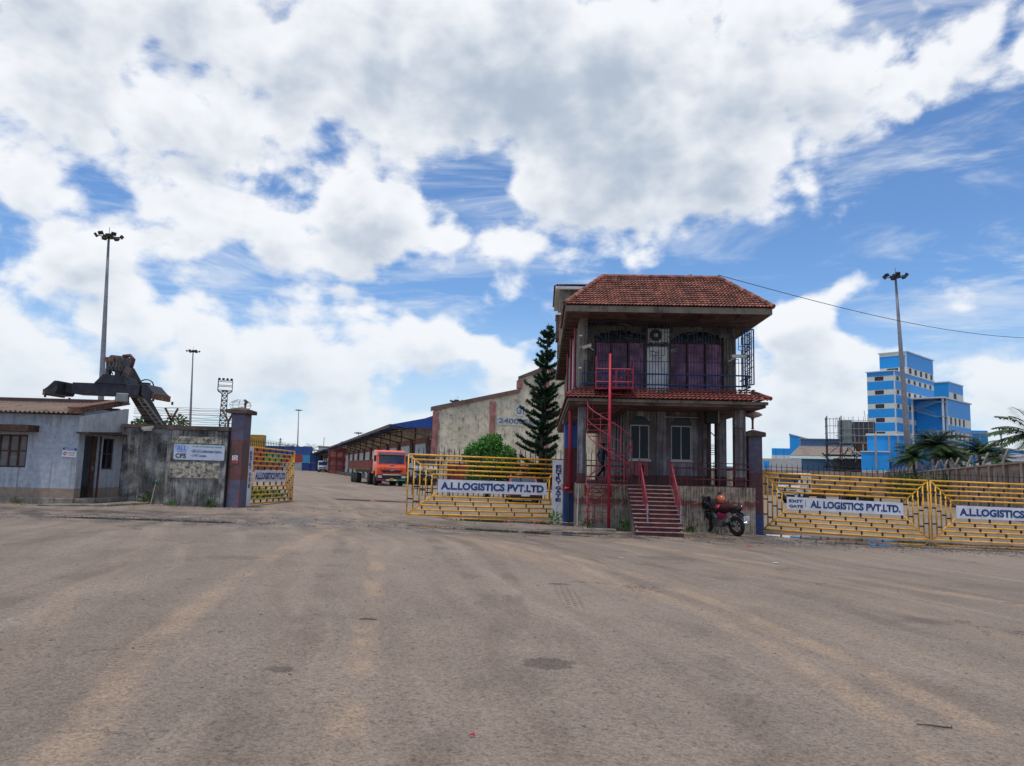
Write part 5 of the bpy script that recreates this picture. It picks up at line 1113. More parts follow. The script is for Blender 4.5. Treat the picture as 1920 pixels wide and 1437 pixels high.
# blue and white kiosk block with posts, low sheds right
o=W(1617,905,140); b=thing('blue_kiosk','small blue and white block in front of the steel frame','building',(o.x,o.y,-.3),R(-24)); MB().box(0,4.6,0,4,0,2.2).build('lower_band',IB,b); MB().box(0,4.6,.0,4,2.21,3.9).build('white_band',IG,b); MB().box(0,4.6,0,4,3.91,7.3).build('upper_band',IB,b); MB().box(-.15,4.75,-.15,4.2,7.31,7.5).build('roof_edge',WFR,b)
MB().box(1.2,8,4.5,8,0,10.6).build('rear_block',IB,b); MB().box(1,8.2,4.3,8.2,10.61,11).build('rear_roof',WFR,b)
for x in (2.4,4.9,6.4,7.6): MB().cyl((x,-.8 if x<3 else 3.8,0),(x,-.8 if x<3 else 3.8,10.5),.18).build('pipe_column',STEEL,b)
MB().box(4.8,7,1,3.6,3.9,5.6).build('blue_cage',NAVY,b)
o=W(1826,905,225); b=thing('low_blue_shed','long low blue shed with a cream roof at the right edge','shed',(o.x,o.y,-.5),R(-8)); MB().prism([(0,0,0),(40,0,0),(40,0,8.5),(6,0,13),(0,0,14.5)],(0,14,0)).build('wall',IB,b); MB().prism([(2,-.4,13.6),(40,-.4,8.7),(40,14.4,8.7),(2,14.4,13.6)],(0,0,.4)).build('roof',mat('cream_roof',(.5,.45,.38),.7),b); MB().box(-1,8,-3,0,17,17.4).build('canopy',STEEL,b)
for x in (1,7): MB().bar((x,-2.6,0),(x,-2.6,17),.3).build('canopy_post',STEEL,b)
MB().box(0,5,1,8,14,18.2).build('lift_house',IB,b)
o=W(1880,905,120); b=thing('white_lean_to','white ribbed lean-to roof behind the right compound wall','shed',(o.x,o.y,-.3),R(-6)); MB().prism([(-1,0,4.0),(14,0,3.2),(14,0,6.6),(-1,0,7.0)],(0,6,0)).build('ribbed_sheet',clad('white_sheet',(.55,.58,.6),.5,0),b)
for k in range(4): MB().box(-1,14,-.08,-.002,4.2+k*.7,4.32+k*.7).build('rib',STEEL,b)
for x in (0,6,12): MB().bar((x,.5,0),(x,.5,3.6),.2).build('post',STEEL,b)
# compound wall on the right with brackets and wire
CWM=mat('compound_wall',(.3,.23,.18),.9,var=.2,vscale=.6,dirt=(.14,.1,.085),damt=.35,dscale=.8,streak=True,bump=.4); CWD=mat('compound_panel',(.21,.16,.13),.9,var=.2,dirt=(.1,.075,.06),damt=.3)
a=V(26.3,38,0); d=V(math.sin(R(23)),math.cos(R(23)),0); cw=thing('compound_wall','tan compound wall with recessed panels behind the exit gate','wall',(a.x,a.y,-.32),R(-23)+pi/2)
# local x runs away from the viewer along the wall, local y to the left of it
for k in range(-3,26):
    x=k*4.2; MB().box(x,x+4.2-.002,-.12,.12,0,3.0).build('wall_bay',CWM,cw); MB().box(x+1.2,x+3.2,.121,.14,.4,2.7).build('recessed_panel',CWD,cw); MB().box(x-.25,x+.25,.1,.3,0,3.02).build('pier',CWM,cw)
MB().box(-13,110,-.2,.32,3.021,3.12).build('coping',CWM,cw)
dw=thing('cross_wall','far grey-tan wall closing the yard beyond the exit gate','wall',(0,0,-.3)); 
e=a+d*52; MB().box(e.x-46,e.x,e.y,e.y+.3,0,2.9).build('wall_run',CWM,dw)
for k in range(10): MB().box(e.x-45+k*4.6,e.x-44.5+k*4.6,e.y-.2,e.y-.002,0,2.95).build('pier',CWD,dw)
ORD=['nearest the right picture edge']+['%s from the right'%w for w in ('second','third','fourth','fifth','sixth','seventh','eighth','ninth','tenth','eleventh','twelfth','thirteenth','fourteenth','fifteenth','sixteenth')]+['farthest along the wall']
for k in range(0,17):
    p=a+d*(k*6.0)+V(0,0,2.7); t=thing('wire_bracket','leaning concrete wire bracket on the tan compound wall, %s'%(ORD[k]),'bracket',p,R(20)); t['group']='brackets along the compound wall'
    MB().bar((0,0,0),(.1,0,.3),.12).build('post',CONC,t); MB().bar((.1,0,.3),(.55,0,.95),.1).build('arm',CONC,t); 
    if k>3: MB().bar((.05,0,.3),(-.35,0,.9),.1).build('arm',CONC,t)
bw=thing('compound_wire','barbed wire strands along the tan compound wall','wire',(0,0,0))
for j in range(4): MB().tube([a+d*(k*6.0)+V(.15+.1*j,0,3.1+.17*j+(.0 if k%1 else 0)) for k in range(17)],.012,4,False).build('strand',BLACK,bw)
# ---------------- vehicles ----------------
def wheel(parent,x,y,r,w,rim=STEEL,name='wheel'):
    o=MB().lathe([(r*.62,-w/2),(r*.93,-w*.48),(r,-w*.3),(r,w*.3),(r*.93,w*.48),(r*.62,w/2)],(x,y,r),22,'X').build(name,RUBBER,parent,smooth=True)
    MB().lathe([(.03,-w*.46),(r*.2,-w*.5),(r*.3,-w*.3),(r*.62,-w*.42),(r*.62,w*.42),(r*.3,w*.3),(r*.2,w*.5),(.03,w*.46)],(x,y,r),16,'X').build('rim',rim,o); return o
AMBER=mat('number_plate',(.5,.3,.02),.5); LAMPG=mat('lamp_glass',(.5,.52,.55),.15); WOODB=mat('truck_side',(.3,.085,.065),.75,var=.25,vscale=4,dirt=(.09,.05,.045),damt=.35)
SCREEN=glassm('windscreen',(.012,.03,.075),.06)
def loftcab(w,prof,inset,m,parent,name='cab'):
    """cab shell: side profile (y,z) swept across the width, narrowing towards the roof"""
    g=MB(); n=len(prof); zs=[p[1] for p in prof]; z0,z1=min(zs),max(zs); xs=(-1,-.94,.94,1)
    for s in xs:
        k=.0 if abs(s)>.95 else 0
        cy=sum(p[0] for p in prof)/n; cz=(z0+z1)/2
        for (y,z) in prof:
            f=(z-z0)/(z1-z0); sh=.97 if abs(s)>.95 else 1.0
            g.v.append((s*(w/2)*(1-inset*max(0,f-.4)),cy+(y-cy)*sh,cz+(z-cz)*sh))
    for j in range(3):
        for i in range(n): k=(i+1)%n; g.f.append((j*n+i,j*n+k,(j+1)*n+k,(j+1)*n+i))
    g.f+=[tuple(range(n-1,-1,-1)),tuple(range(3*n,4*n))]
    return g.build(name,m,parent,bevel=.05)
def truck(label,loc,rz,col,sc=1.0,trailer='side',decor=True,group='trucks in the yard'):
    t=thing('truck',label,'truck',loc,rz,group); t.scale=(sc,)*3
    m=mat('cab_paint_%02d'%int(col[0]*99+col[2]*50),col,.35,var=.08,coat=.3,dirt=(.25,.13,.08),damt=.08)
    w=2.46
    prof=[(.06,.72),(0,.95),(-.02,1.5),(.1,1.75),(.28,2.62),(.42,2.84),(.7,2.95),(1.9,2.98),(2.05,2.85),(2.05,.95),(1.7,.95),(1.55,1.15),(1.2,1.25),(.8,1.15),(.62,.85),(.6,.72)]
    cab=loftcab(w,prof,.05,m,t)
    ws=MB().prism([(-1.08,.115,1.86),(1.08,.115,1.86),(1.05,.265,2.56),(-1.05,.265,2.56)],(0,-.03,.004)).build('windscreen',SCREEN,t)
    for s in (-1,1): MB().bar((s*1.1,.09,1.84),(s*1.07,.26,2.58),.05).build('pillar_trim',m,ws)
    for x in (-.5,.35): MB().bar((x,.07,1.88),(x+.45,.1,2.05),.02).build('wiper',BLACK,ws)
    MB().prism([(-1.15,.12,2.62),(1.15,.12,2.62),(1.12,.3,2.8),(-1.12,.3,2.8)],(0,-.06,0)).build('sun_visor',mat('visor_purple',(.1,.03,.12),.5) if decor else BLACK,t)
    if decor: MB().prism([(-1.1,.1,2.56),(1.1,.1,2.56),(1.1,.12,2.64),(-1.1,.12,2.64)],(0,-.03,0)).build('visor_strip',AMBER,t)
    MB().prism([(-.95,-.03,1.3),(.95,-.03,1.3),(.7,-.03,1.1),(-.7,-.03,1.1)],(0,-.02,0)).build('grille',BLACK,t)
    for z in (1.42,1.55): MB().prism([(-1.0,-.03,z),(-.15,-.035,z-.05),(.15,-.035,z-.05),(1.0,-.03,z),(1.0,-.03,z+.025),(.15,-.035,z-.02),(-.15,-.035,z-.02),(-1.0,-.03,z+.025)],(0,-.012,0)).build('grille_trim',CHROME,t)
    MB().box(-.16,.16,-.06,-.036,1.24,1.33).build('emblem',CHROME,t); MB().box(-.25,.25,.03,.09,1.63,1.72).build('name_strip',CHROME,t)
    bp=MB().prism([(-1.22,-.12,.42),(1.22,-.12,.42),(1.24,-.12,.95),(-1.24,-.12,.95)],(0,.25,0)).build('bumper',BLACK,t,bevel=.03)
    MB().box(-.75,.75,-.135,-.122,.9,.96).build('bumper_strip',WHITEP,bp)
    if decor:
        for a,b,mm in ((-1.15,-.45,'sign_red'),(-.44,.4,None),(.42,1.15,'green_band')): MB().box(a,b,-.137,-.123,.46,.55).build('painted_band',MATS.get(mm) or (mat('green_band',(.02,.3,.2),.5) if mm else WHITEP),bp)
    for s in (-1,1):
        hl=MB().box(s*.98-.16,s*.98+.16,-.14,-.121,.68,.86).build('headlight',LAMPG,t); MB().box(s*.98-.18,s*.98+.18,-.13,-.119,.66,.88).build('bezel',CHROME,hl)
        mr=MB().box(s*1.36-.1,s*1.36+.1,.2,.28,2.0,2.5).build('mirror',BLACK,t,bevel=.02); MB().bar((s*1.2,.3,2.5),(s*1.36,.24,2.45),.03).build('arm',BLACK,mr)
        sw=MB().prism([(s*1.205,.45,1.85),(s*1.205,1.5,1.85),(s*1.19,1.5,2.55),(s*1.19,.6,2.55)],(s*.015,0,0)).build('side_window',SCREEN,t); MB().box(s*1.22-.012,s*1.22+.012,1.2,1.35,1.62,1.68).build('door_handle',CHROME,t); MB().box(s*1.21-.02,s*1.21+.02,.9,1.5,.45,.55).build('step',BLACK,t)
    MB().box(-.16,.16,-.142,-.138,.44,.66).build('number_plate',AMBER,t)
    for s in (-1,1): wheel(t,s*1.05,1.2,.5,.3)
    if trailer=='side':
        L=12.5; y0=2.4
        MB().box(-.45,.45,.5,5.2,.75,1.0).build('chassis',BLACK,t)
        for s in (-1,1):
            for y in (3.9,): wheel(t,s*.98,y,.5,.5)
            for y in (10.2,11.4,12.6): wheel(t,s*.98,y,.5,.5)
            MB().box(s*.5-.07,s*.5+.07,2.6,y0+L-.2,1.05,1.3).build('trailer_rail',BLACK,t); MB().box(s*.7-.06,s*.7+.06,6.9,7.1,.35,1.1).build('landing_leg',BLACK,t)
            sd=MB().box(s*1.23-.03,s*1.23+.03,y0,y0+L,1.42,2.12).build('side_board',WOODB,t); k=0
            while k*.62<L:
                MB().box(s*1.275-.02,s*1.275+.02,y0+k*.62,y0+k*.62+.09,1.3,2.14).build('stake',mat('stake_dark',(.09,.03,.03),.8),sd)
                MB().box(s*1.285-.012,s*1.285+.012,y0+.3+k*.62,y0+.42+k*.62,1.3,1.4).build('marker',AMBER,sd); k+=1
        MB().box(-1.22,1.22,y0,y0+L,1.3,1.42).build('trailer_floor',WOODB,t); MB().box(-1.2,1.2,y0-.001,y0+.08,1.421,2.2).build('headboard',WOODB,t); MB().box(-1.2,1.2,y0+L-.08,y0+L,1.421,2.12).build('tailboard',WOODB,t)
        MB().box(-1.1,-.6,4.8,5.9,.55,1.0).build('fuel_tank',STEEL,t)
    elif trailer=='skeleton':
        TR=mat('trailer_orange',(.35,.13,.03),.6,var=.25,dirt=(.12,.06,.03),damt=.3); MB().box(-.45,.45,.5,5.2,.75,1.0).build('chassis',BLACK,t)
        for s in (-1,1):
            wheel(t,s*.98,3.9,.5,.5); MB().box(s*.5-.08,s*.5+.08,2.6,14,1.05,1.38).build('trailer_rail',TR,t)
            for y in (11.2,12.4): wheel(t,s*.98,y,.5,.5)
        for y in (2.8,5,7,9,11,13,13.8): MB().box(-1.2,1.2,y,y+.22,1.2,1.385).build('cross_member',TR,t)
    else:
        MB().box(-.45,.45,.5,7.5,.75,1.0).build('chassis',BLACK,t); MB().box(-1.2,1.2,2.3,7.6,1.1,2.7).build('cargo_body',mat('cargo_dark',(.06,.06,.065),.7),t)
        for s in (-1,1): wheel(t,s*.98,5.8,.5,.5)
    return t
def groundpt(px,py):
    d=ray(px,py); z=0
    for _ in range(20): p=EYE+d*((z-EYE.z)/d.z); z=gz(p.x)
    p.z=z; return p
p=groundpt(733,912); truck('orange truck with maroon side-board trailer parked by the warehouse',p,R(21),(.85,.1,.03))
p=groundpt(795,910); truck('white truck half hidden behind the left end of the entry gate leaf',p,R(19),(.45,.48,.48),1,'box',False)
p=V(-45.6,183,.25); truck('small white far truck in front of the second warehouse',p,R(14),(.6,.62,.63),.95,'box',False)
p=V(21.7,58.5,-.3); truck('white truck with orange skeleton trailer behind the exit gate',p,R(-56),(.62,.63,.64),.8,'skeleton',False)
# red car behind the entry gate
def car(label,loc,rz,col):
    t=thing('parked_car',label,'car',loc,rz); m=mat('car_red',col,.3,var=.06,coat=.5); w=1.62
    prof=[(.02,.3),(0,.55),(.08,.78),(.25,.86),(1.0,.95),(1.55,1.38),(1.9,1.44),(2.9,1.42),(3.5,1.05),(3.6,.95),(3.62,.35),(3.2,.28),(2.95,.55),(2.6,.55),(2.35,.28),(1.25,.28),(1.0,.55),(.65,.55),(.4,.28)]
    loftcab(w,prof,.22,m,t,'body')
    MB().prism([(-.66,1.02,.97),(.66,1.02,.97),(.6,1.53,1.36),(-.6,1.53,1.36)],(0,-.03,.02)).build('windscreen',SCREEN,t)
    for s in (-1,1):
        MB().prism([(s*.76,1.3,1.0),(s*.78,3.0,1.0),(s*.71,2.8,1.36),(s*.71,1.7,1.36)],(s*.02,0,0)).build('side_window',SCREEN,t)
        MB().prism([(s*.5,-.005,.6),(s*.76,.03,.6),(s*.74,.1,.78),(s*.48,.06,.74)],(0,-.02,0)).build('headlight',LAMPG,t)
        for y in (.82,2.78): wheel(t,s*.72,y,.29,.18)
        MB().ell((s*.9,1.15,1.02),(.09,.06,.07)).build('mirror',m,t,smooth=True)
    MB().box(-.45,.45,-.02,.005,.42,.56).build('grille',BLACK,t); MB().box(-.78,.78,-.04,.04,.26,.4).build('bumper',BLACK,t,bevel=.02); MB().box(-.25,.25,-.055,-.041,.36,.46).build('number_plate',WHITEP,t)
    MB().box(-.6,.6,1.7,2.7,1.45,1.47).build('roof_rack',BLACK,t)
p=groundpt(984,944); car('red car parked nose-out behind the entry gate leaf',p,R(4),(.3,.02,.025))
# ---------------- motorcycle ----------------
def motorcycle():
    a=groundpt(1383,1006); b=V(6.38,23.22,gz(6.4)); d=(b-a); ang=math.atan2(-d.x,d.y)
    t=thing('motorcycle','black and red motorcycle leaning on its stand by the plinth','motorcycle',a,ang); t.rotation_euler=(0,R(-9),ang)
    BK=mat('bike_black',(.012,.012,.014),.25,coat=.5); RD=mat('bike_red',(.32,.02,.06),.3,coat=.4); EN=mat('engine_metal',(.16,.16,.17),.4,.7,var=.3)
    wb=1.24; r=.3
    def mw(y,wd):
        o=MB(); n=28
        for k in range(n):
            for j in range(8):
                u=2*pi*k/n; v=2*pi*j/8; rr=r-wd*.5+wd*.5*math.cos(v); o.v.append((wd*.5*math.sin(v),y+rr*math.cos(u),r+rr*math.sin(u)))
        for k in range(n):
            for j in range(8): o.f.append((k*8+j,k*8+(j+1)%8,((k+1)%n)*8+(j+1)%8,((k+1)%n)*8+j))
        o=o.build('wheel',RUBBER,t,smooth=True)
        MB().tube([(0,y+(r-wd)*math.cos(u),r+(r-wd)*math.sin(u)) for u in [2*pi*k/24 for k in range(25)]],.016,6,False).build('rim',EN,o)
        sp=MB()
        for k in range(6): u=2*pi*k/6; sp.bar((0,y,r),(0,y+(r-wd)*math.cos(u),r+(r-wd)*math.sin(u)),.03,.02)
        sp.lathe([(.05,-.05),(.05,.05)],(0,y,r),12,'X'); sp.build('spokes',EN,o); MB().lathe([(.09,-.065),(.12,-.065),(.12,-.058),(.09,-.058)],(0,y,r),18,'X').build('brake_disc',CHROME,o)
    mw(0,.12); mw(wb,.1)
    for s in (-.09,.09): MB().tube([(s,wb,r),(s,wb-.16,.72),(s,wb-.24,.95)],.022,8).build('fork_leg',EN,t); MB().bar((s,0,r),(s*.8,.45,.36),.04).build('swing_arm',BK,t); MB().cyl((s*1.1,.08,.34),(s*1.1,.22,.68),.028,n=8).build('shock_absorber',EN,t)
    MB().tube([(0,wb-.22,.88),(0,.75,.72),(0,.5,.4),(0,.85,.28),(0,wb-.3,.45),(0,wb-.22,.85)],.03,8).build('frame',BK,t)
    MB().box(-.13,.13,.5,.85,.24,.5).build('engine',EN,t,bevel=.04); MB().cyl((0,.72,.48),(0,.86,.66),.1,.09,12).build('cylinder_head',EN,t)
    MB().ell((0,.78,.8),(.15,.27,.13),16,10).build('fuel_tank',BK,t,smooth=True); MB().box(-.13,.13,.35,.62,.5,.68).build('side_cover',RD,t,bevel=.03); MB().ell((0,.6,.83),(.14,.13,.09)).build('seat_cloth',RD,t,smooth=True)
    MB().tube([(0,.6,.8),(0,.35,.79),(0,.05,.86),(0,-.18,.9)],[.11,.13,.11,.06],10).build('seat',mat('bike_seat',(.05,.012,.015),.5),t,smooth=True)
    MB().tube([(0,.1,.76),(0,-.15,.82),(0,-.36,.9)],[.11,.1,.045],10).build('tail_cowl',BK,t,smooth=True); MB().box(-.06,.06,-.38,-.34,.82,.88).build('tail_light',MATS['sign_red'],t)
    MB().tube([(0,-.1,.7),(0,-.3,.62),(0,-.38,.5)],[.08,.07,.05],8).build('rear_mudguard',BK,t); pl=MB().box(-.11,.11,-.425,-.41,.48,.62).build('number_plate',WHITEP,t); text('lettering','OD 33',FR((0,-.428,.58),(1,0,0)),.16,.04,BLACK,pl,.01); text('lettering','6174',FR((0,-.428,.52),(1,0,0)),.14,.045,BLACK,pl,.01)
    MB().tube([(0,wb-.28,.62),(0,wb-.05,.64),(0,wb+.2,.5)],[.05,.07,.05],8).build('front_mudguard',BK,t,smooth=True)
    MB().tube([(.1,.75,.4),(.13,.55,.22),(.15,.2,.26),(.17,-.3,.38)],[.03,.03,.05,.06],10).build('exhaust',CHROME,t,smooth=True)
    MB().tube([(-.36,wb-.42,1.02),(-.2,wb-.32,1.03),(0,wb-.28,.98),(.2,wb-.32,1.03),(.36,wb-.42,1.02)],.015,8).build('handlebar',BK,t,smooth=True)
    MB().prism([(-.13,wb-.22,.78),(.13,wb-.22,.78),(.15,wb-.2,1.0),(.09,wb-.26,1.16),(-.09,wb-.26,1.16),(-.15,wb-.2,1.0)],(0,.13,-.03)).build('headlight_fairing',BK,t,bevel=.03); MB().ell((0,wb-.08,.88),(.09,.04,.08)).build('headlight',LAMPG,t,smooth=True)
    for s in (-1,1):
        mr=MB().ell((s*.36,wb-.38,1.2),(.07,.015,.045)).build('mirror',BK,t,smooth=True); MB().tube([(s*.28,wb-.38,1.03),(s*.34,wb-.38,1.17)],.008,6).build('stalk',BK,mr); MB().bar((s*.12,.35,.33),(s*.24,.35,.32),.03).build('foot_peg',BK,t)
    MB().tube([(-.1,.6,.22),(-.27,.62,-.03)],.014,6).build('side_stand',BK,t)
    h=thing('helmet','orange-pink helmet hung on the motorcycle mirror','helmet',a+Matrix.Rotation(ang,3,'Z')@V(.16,wb-.44,1.06),ang)
    HM=mat('helmet_orange',(.62,.16,.08),.35,coat=.4); MB().ell((0,0,0),(.125,.15,.14),18,12).build('shell',HM,h,smooth=True); MB().ell((0,.045,-.015),(.11,.12,.075),14,9).build('visor',SCREEN,h,smooth=True); MB().tube([(-.1,.0,-.12),(0,.09,-.15),(.1,0,-.12)],.02,6).build('chin_guard',BLACK,h)
motorcycle()
# ---------------- vegetation ----------------
def leafquad(g,p,d,n,l,w):
    a=d.cross(n)
    if a.length<1e-4: a=V(1,0,0)
    a=a.normalized()*w/2; b=len(g.v); q=p+d*l*.5
    g.v+= [tuple(p),tuple(q+a),tuple(p+d*l),tuple(q-a)]; g.f.append((b,b+1,b+2,b+3))
def rvec(rd):
    while 1:
        v=V(rd.uniform(-1,1),rd.uniform(-1,1),rd.uniform(-1,1))
        if .05<v.length<1: return v.normalized()
BARK=mat('bark',(.09,.065,.05),.9,var=.3,vscale=6,bump=.5)
CONIF=leafm('conifer_needles',(.014,.04,.022),(.045,.09,.045)); BUSH=leafm('bush_leaves',(.035,.13,.015),(.11,.34,.05)); TREEL=leafm('tree_leaves',(.02,.055,.012),(.075,.15,.03)); PALML=leafm('palm_leaflets',(.03,.07,.025),(.1,.16,.06)); DRYL=leafm('dry_leaves',(.14,.1,.03),(.25,.2,.07))
def conifer():
    b=W(1012,875,46); b.z=gz(b.x); H=W(1022,606,46).z-b.z; rd=random.Random(4)
    t=thing('conifer_tree','tall dark layered conifer between the warehouse gable and gatehouse','tree',b); lean=V(.36,0,H)
    MB().tube([lean*f for f in (0,.25,.5,.75,1)],[.2,.16,.11,.06,.015],8).build('trunk',BARK,t,smooth=True)
    g=MB(); br=MB(); z=.09
    while z<.985:
        f=z; sh=(1-f)**.62; L0=1.75*sh*(.82+.3*rd.random())*(1 if f>.3 else .95)+.12; nb=rd.choice((5,6,6,7)); a0=rd.uniform(0,6)
        for k in range(nb):
            a=a0+2*pi*k/nb+rd.uniform(-.25,.25); L=L0*rd.uniform(.55,1.15); tilt=(.05+.55*f)+rd.uniform(-.1,.1); p0=lean*min(.99,max(.05,f+rd.uniform(-.022,.022)))
            if rd.random()<.1: continue
            pts=[]
            for j in range(7):
                s=j/6; pts.append(p0+V(math.cos(a)*L*s,math.sin(a)*L*s,L*(tilt*s*.6-.28*s*(1-s)*(1-f)+.22*s*s)))
            br.tube(pts,[.022*(1-s/7)+.004 for s in range(7)],4,False)
            for j in range(1,7):
                p,q=pts[j-1],pts[j]; d=(q-p).normalized(); m=int(46*L/1.2)+14
                for i in range(m):
                    o=p+(q-p)*rd.random(); v=(rvec(rd)+d*.9+V(0,0,.35)).normalized(); leafquad(g,o,v,rvec(rd),rd.uniform(.14,.3)*(1.1-.3*j/6),.05)
        z+=.031+.012*rd.random()
    br.build('branches',BARK,t); g.build('crown',CONIF,t)
conifer()
def leafcloud(g,rd,lobes,n,l,w,shell=.55,up=.2):
    tot=sum(r.x*r.y+r.y*r.z+r.x*r.z for c,r in lobes)
    for c,r in lobes:
        k=int(n*(r.x*r.y+r.y*r.z+r.x*r.z)/tot)
        for i in range(k):
            v=rvec(rd); s=shell+(1-shell)*rd.random()**.7; s*=1+.12*math.sin(9*v.x+c.x)*math.sin(8*v.y+5*v.z)
            p=c+V(v.x*r.x,v.y*r.y,v.z*r.z)*s; d=(v*.5+rvec(rd)+V(0,0,-up)).normalized(); leafquad(g,p,d,(v+rvec(rd)*.6),l*rd.uniform(.6,1.25),w)
def tree(label,px,Y,ztop,crown,n,l,m,seed,name='broadleaf_tree',zb=1.2):
    b=W(px,880,Y); b.z=gz(b.x); rd=random.Random(seed); t=thing(name,label,'tree',b)
    lobes=[]
    for i in range(9):
        v=rvec(rd); lobes.append((V(v.x*crown*.55,v.y*crown*.5,zb+(ztop-zb)*.5+v.z*(ztop-zb)*.3),V(1,1,.85)*crown*rd.uniform(.38,.6)))
    tr=MB(); tr.tube([(0,0,0),(.1,0,zb),(0,.1,(zb+ztop)/2)],[.18,.13,.05],7)
    for c,r in lobes[:6]: tr.tube([V(.05,0,zb*.8),c*.6+V(0,0,zb*.3),c],[.07,.04,.015],5)
    tr.build('trunk',BARK,t); g=MB(); leafcloud(g,rd,lobes,n,l,l*.5); g.build('crown',m,t)
# climber mound in front of the gable
b=W(918,880,46); rd=random.Random(9); t=thing('leafy_bush','bright green leafy climber mound in front of the warehouse gable','bush',(b.x,b.y,gz(b.x)))
lob=[(V(-1.25,0,2.45),V(.4,.4,.35)),(V(.35,0,3.45),V(.35,.4,.4)),(V(1.45,.1,2.0),V(.35,.4,.5)),(V(-.1,0,2.95),V(.7,.7,.85)),(V(-.75,0,2.7),V(.75,.7,.6)),(V(.7,.1,2.4),V(.9,.8,.8)),(V(.2,-.1,2.0),V(1.4,.9,.8)),(V(1.1,0,1.6),V(.5,.6,.9)),(V(-.3,0,1.2),V(1.1,.8,.8))]
g=MB(); leafcloud(g,rd,lob,9000,.19,.12,.75,.3); g.build('leaves',BUSH,t); s=MB()
for k in range(6): s.tube([(rd.uniform(-.5,.5),0,0),(rd.uniform(-.7,.7),0,1.2),(rd.uniform(-.8,.8),0,2.2)],.04,5)
s.build('stems',BARK,t)
# palings behind that gate belong to a low iron fence
t=thing('iron_fence','low black iron fence in front of the warehouse gable','fence',(0,0,0)); s0=None
for k in range(41):
    x=-5.7+k*.3; 
    if s0 is None: s0=MB().tube([(0,44.2,0),(0,44.2,2.75),(0,44.2,2.95)],[.025,.025,.004],5).build('paling',BLACK,t); s0.location=(x,0,0)
    else: inst(s0,t,Matrix.Translation((x,0,0)))
for z in (2.4,.5): MB().bar((-5.75,44.25,z),(6.6,44.25,z),.05).build('rail',BLACK,t)
# trees left
tree('leafy tree behind the boom of the container handler',262,52,5.0,1.3,1500,.3,TREEL,1); tree('yellowish green tree above the stained wall near the wire bracket',325,48,4.6,1.25,2000,.26,TREEL,2); tree('small dark bush top between the hut roof and spreader',175,47,5.0,.9,700,.25,TREEL,3); tree('slim dark shrub at the foot of the far floodlight mast',357,60,3.9,.5,500,.25,CONIF,5); tree('small green tree left of the near wire bracket',298,50,4.2,.8,900,.25,TREEL,6)
t=thing('weed_clump','bright green weeds at the foot of the open gate leaf','weeds',V(-11.0,32.5,gz(-11))); rd=random.Random(2); g=MB()
leafcloud(g,rd,[(V(0,0,.15),V(1.0,.6,.3)),(V(.8,.4,.12),V(.6,.5,.25))],900,.14,.06,.2,-.6); g.build('blades',BUSH,t)
t=thing('potted_shrub','green and yellow shrub between the name plate and the standpipe','shrub',V(2.0,27.5,0)); g=MB(); leafcloud(g,rd,[(V(0,0,.8),V(.35,.35,.8)),(V(.1,0,.3),V(.4,.4,.4))],700,.13,.06,.4); g.build('leaves',BUSH,t); MB().lathe([(.15,0),(.22,.3),(.24,.32)],n=14).build('pot',WHC,t)
def palm(label,px,pyt,Y,nf,L,seed,trunk=True,m=PALML,grp='palms by the plant'):
    c=W(px,pyt,Y); zc=c.z-L*.25; b=V(c.x,c.y,gz(c.x)); rd=random.Random(seed); t=thing('palm_tree',label,'palm tree',b,0,grp); h=max(.6,zc-b.z)
    MB().tube([(0,0,0),(.1,.05,h*.5),(0,0,h)],[.22,.16,.12],8).build('trunk',BARK,t,smooth=True); g=MB(); rb=MB()
    for k in range(nf):
        a=2*pi*k/nf*2.4+rd.uniform(-.2,.2); e=rd.uniform(-.1,1.5); l=L*rd.uniform(.8,1.1); pts=[]
        for j in range(9): s=j/8; pts.append(V(math.cos(a)*l*s*math.cos(e*(1-.35*s)),math.sin(a)*l*s*math.cos(e*(1-.35*s)),h+l*(math.sin(e)*s-.42*s*s)))
        rb.tube(pts,[.035*(1-s/9)+.006 for s in range(9)],4,False); side=V(-math.sin(a),math.cos(a),0)
        for j in range(1,9):
            for q in range(8):
                f=(j-1+q/8)/8; p=pts[j-1]+(pts[j]-pts[j-1])*(q/8); d0=(pts[j]-pts[j-1]).normalized(); ll=l*.24*math.sin(pi*min(1,.12+f*.88))**.6+.1
                for s in (-1,1): leafquad(g,p,(side*s*.8+d0*.55+V(0,0,-.1-rd.random()*.4)).normalized(),V(0,0,1),ll*rd.uniform(.8,1.1),.075)
    rb.build('rachis',PALML if m is PALML else m,t); g.build('crown',m,t)
palm('tall middle coconut palm right of the big mast foot',1752,822,76,44,2.9,1); palm('bushy coconut palm touching the right side of the mast',1776,846,78,40,2.6,2); palm('coconut palm in front of the stair block at the right',1836,834,82,42,2.9,3); palm('small coconut palm at the right end of the row',1866,850,80,34,2.4,4); palm('coconut palm just left of the big mast foot',1712,846,84,36,2.7,5); palm('palm cut off by the right picture edge',1936,795,50,24,3.0,6)
for k,(px,Y,zt,c,l) in enumerate(((1720,62,2.9,2.2,'low green shrub mass under the palms by the mast'),(1795,62,2.8,1.8,'low green shrub mass under the right palms'),(1610,120,3.4,1.6,'yellow-green shrub in front of the steel frame'),(1850,64,2.7,1.6,'low shrub at the foot of the right-hand palms'))): tree(l,px,Y,zt,c,900,.3,TREEL,20+k,'shrub',.3)
palm('far palm between the mast and containers',561,838,300,16,4.5,11,grp='far palms over the yard'); palm('far palm left of the second warehouse roof',586,838,310,16,5,12,grp='far palms over the yard'); palm('far palm behind the open gate leaf spikes',537,838,300,14,4,13,grp='far palms over the yard')
o=MB(); rd=random.Random(77)
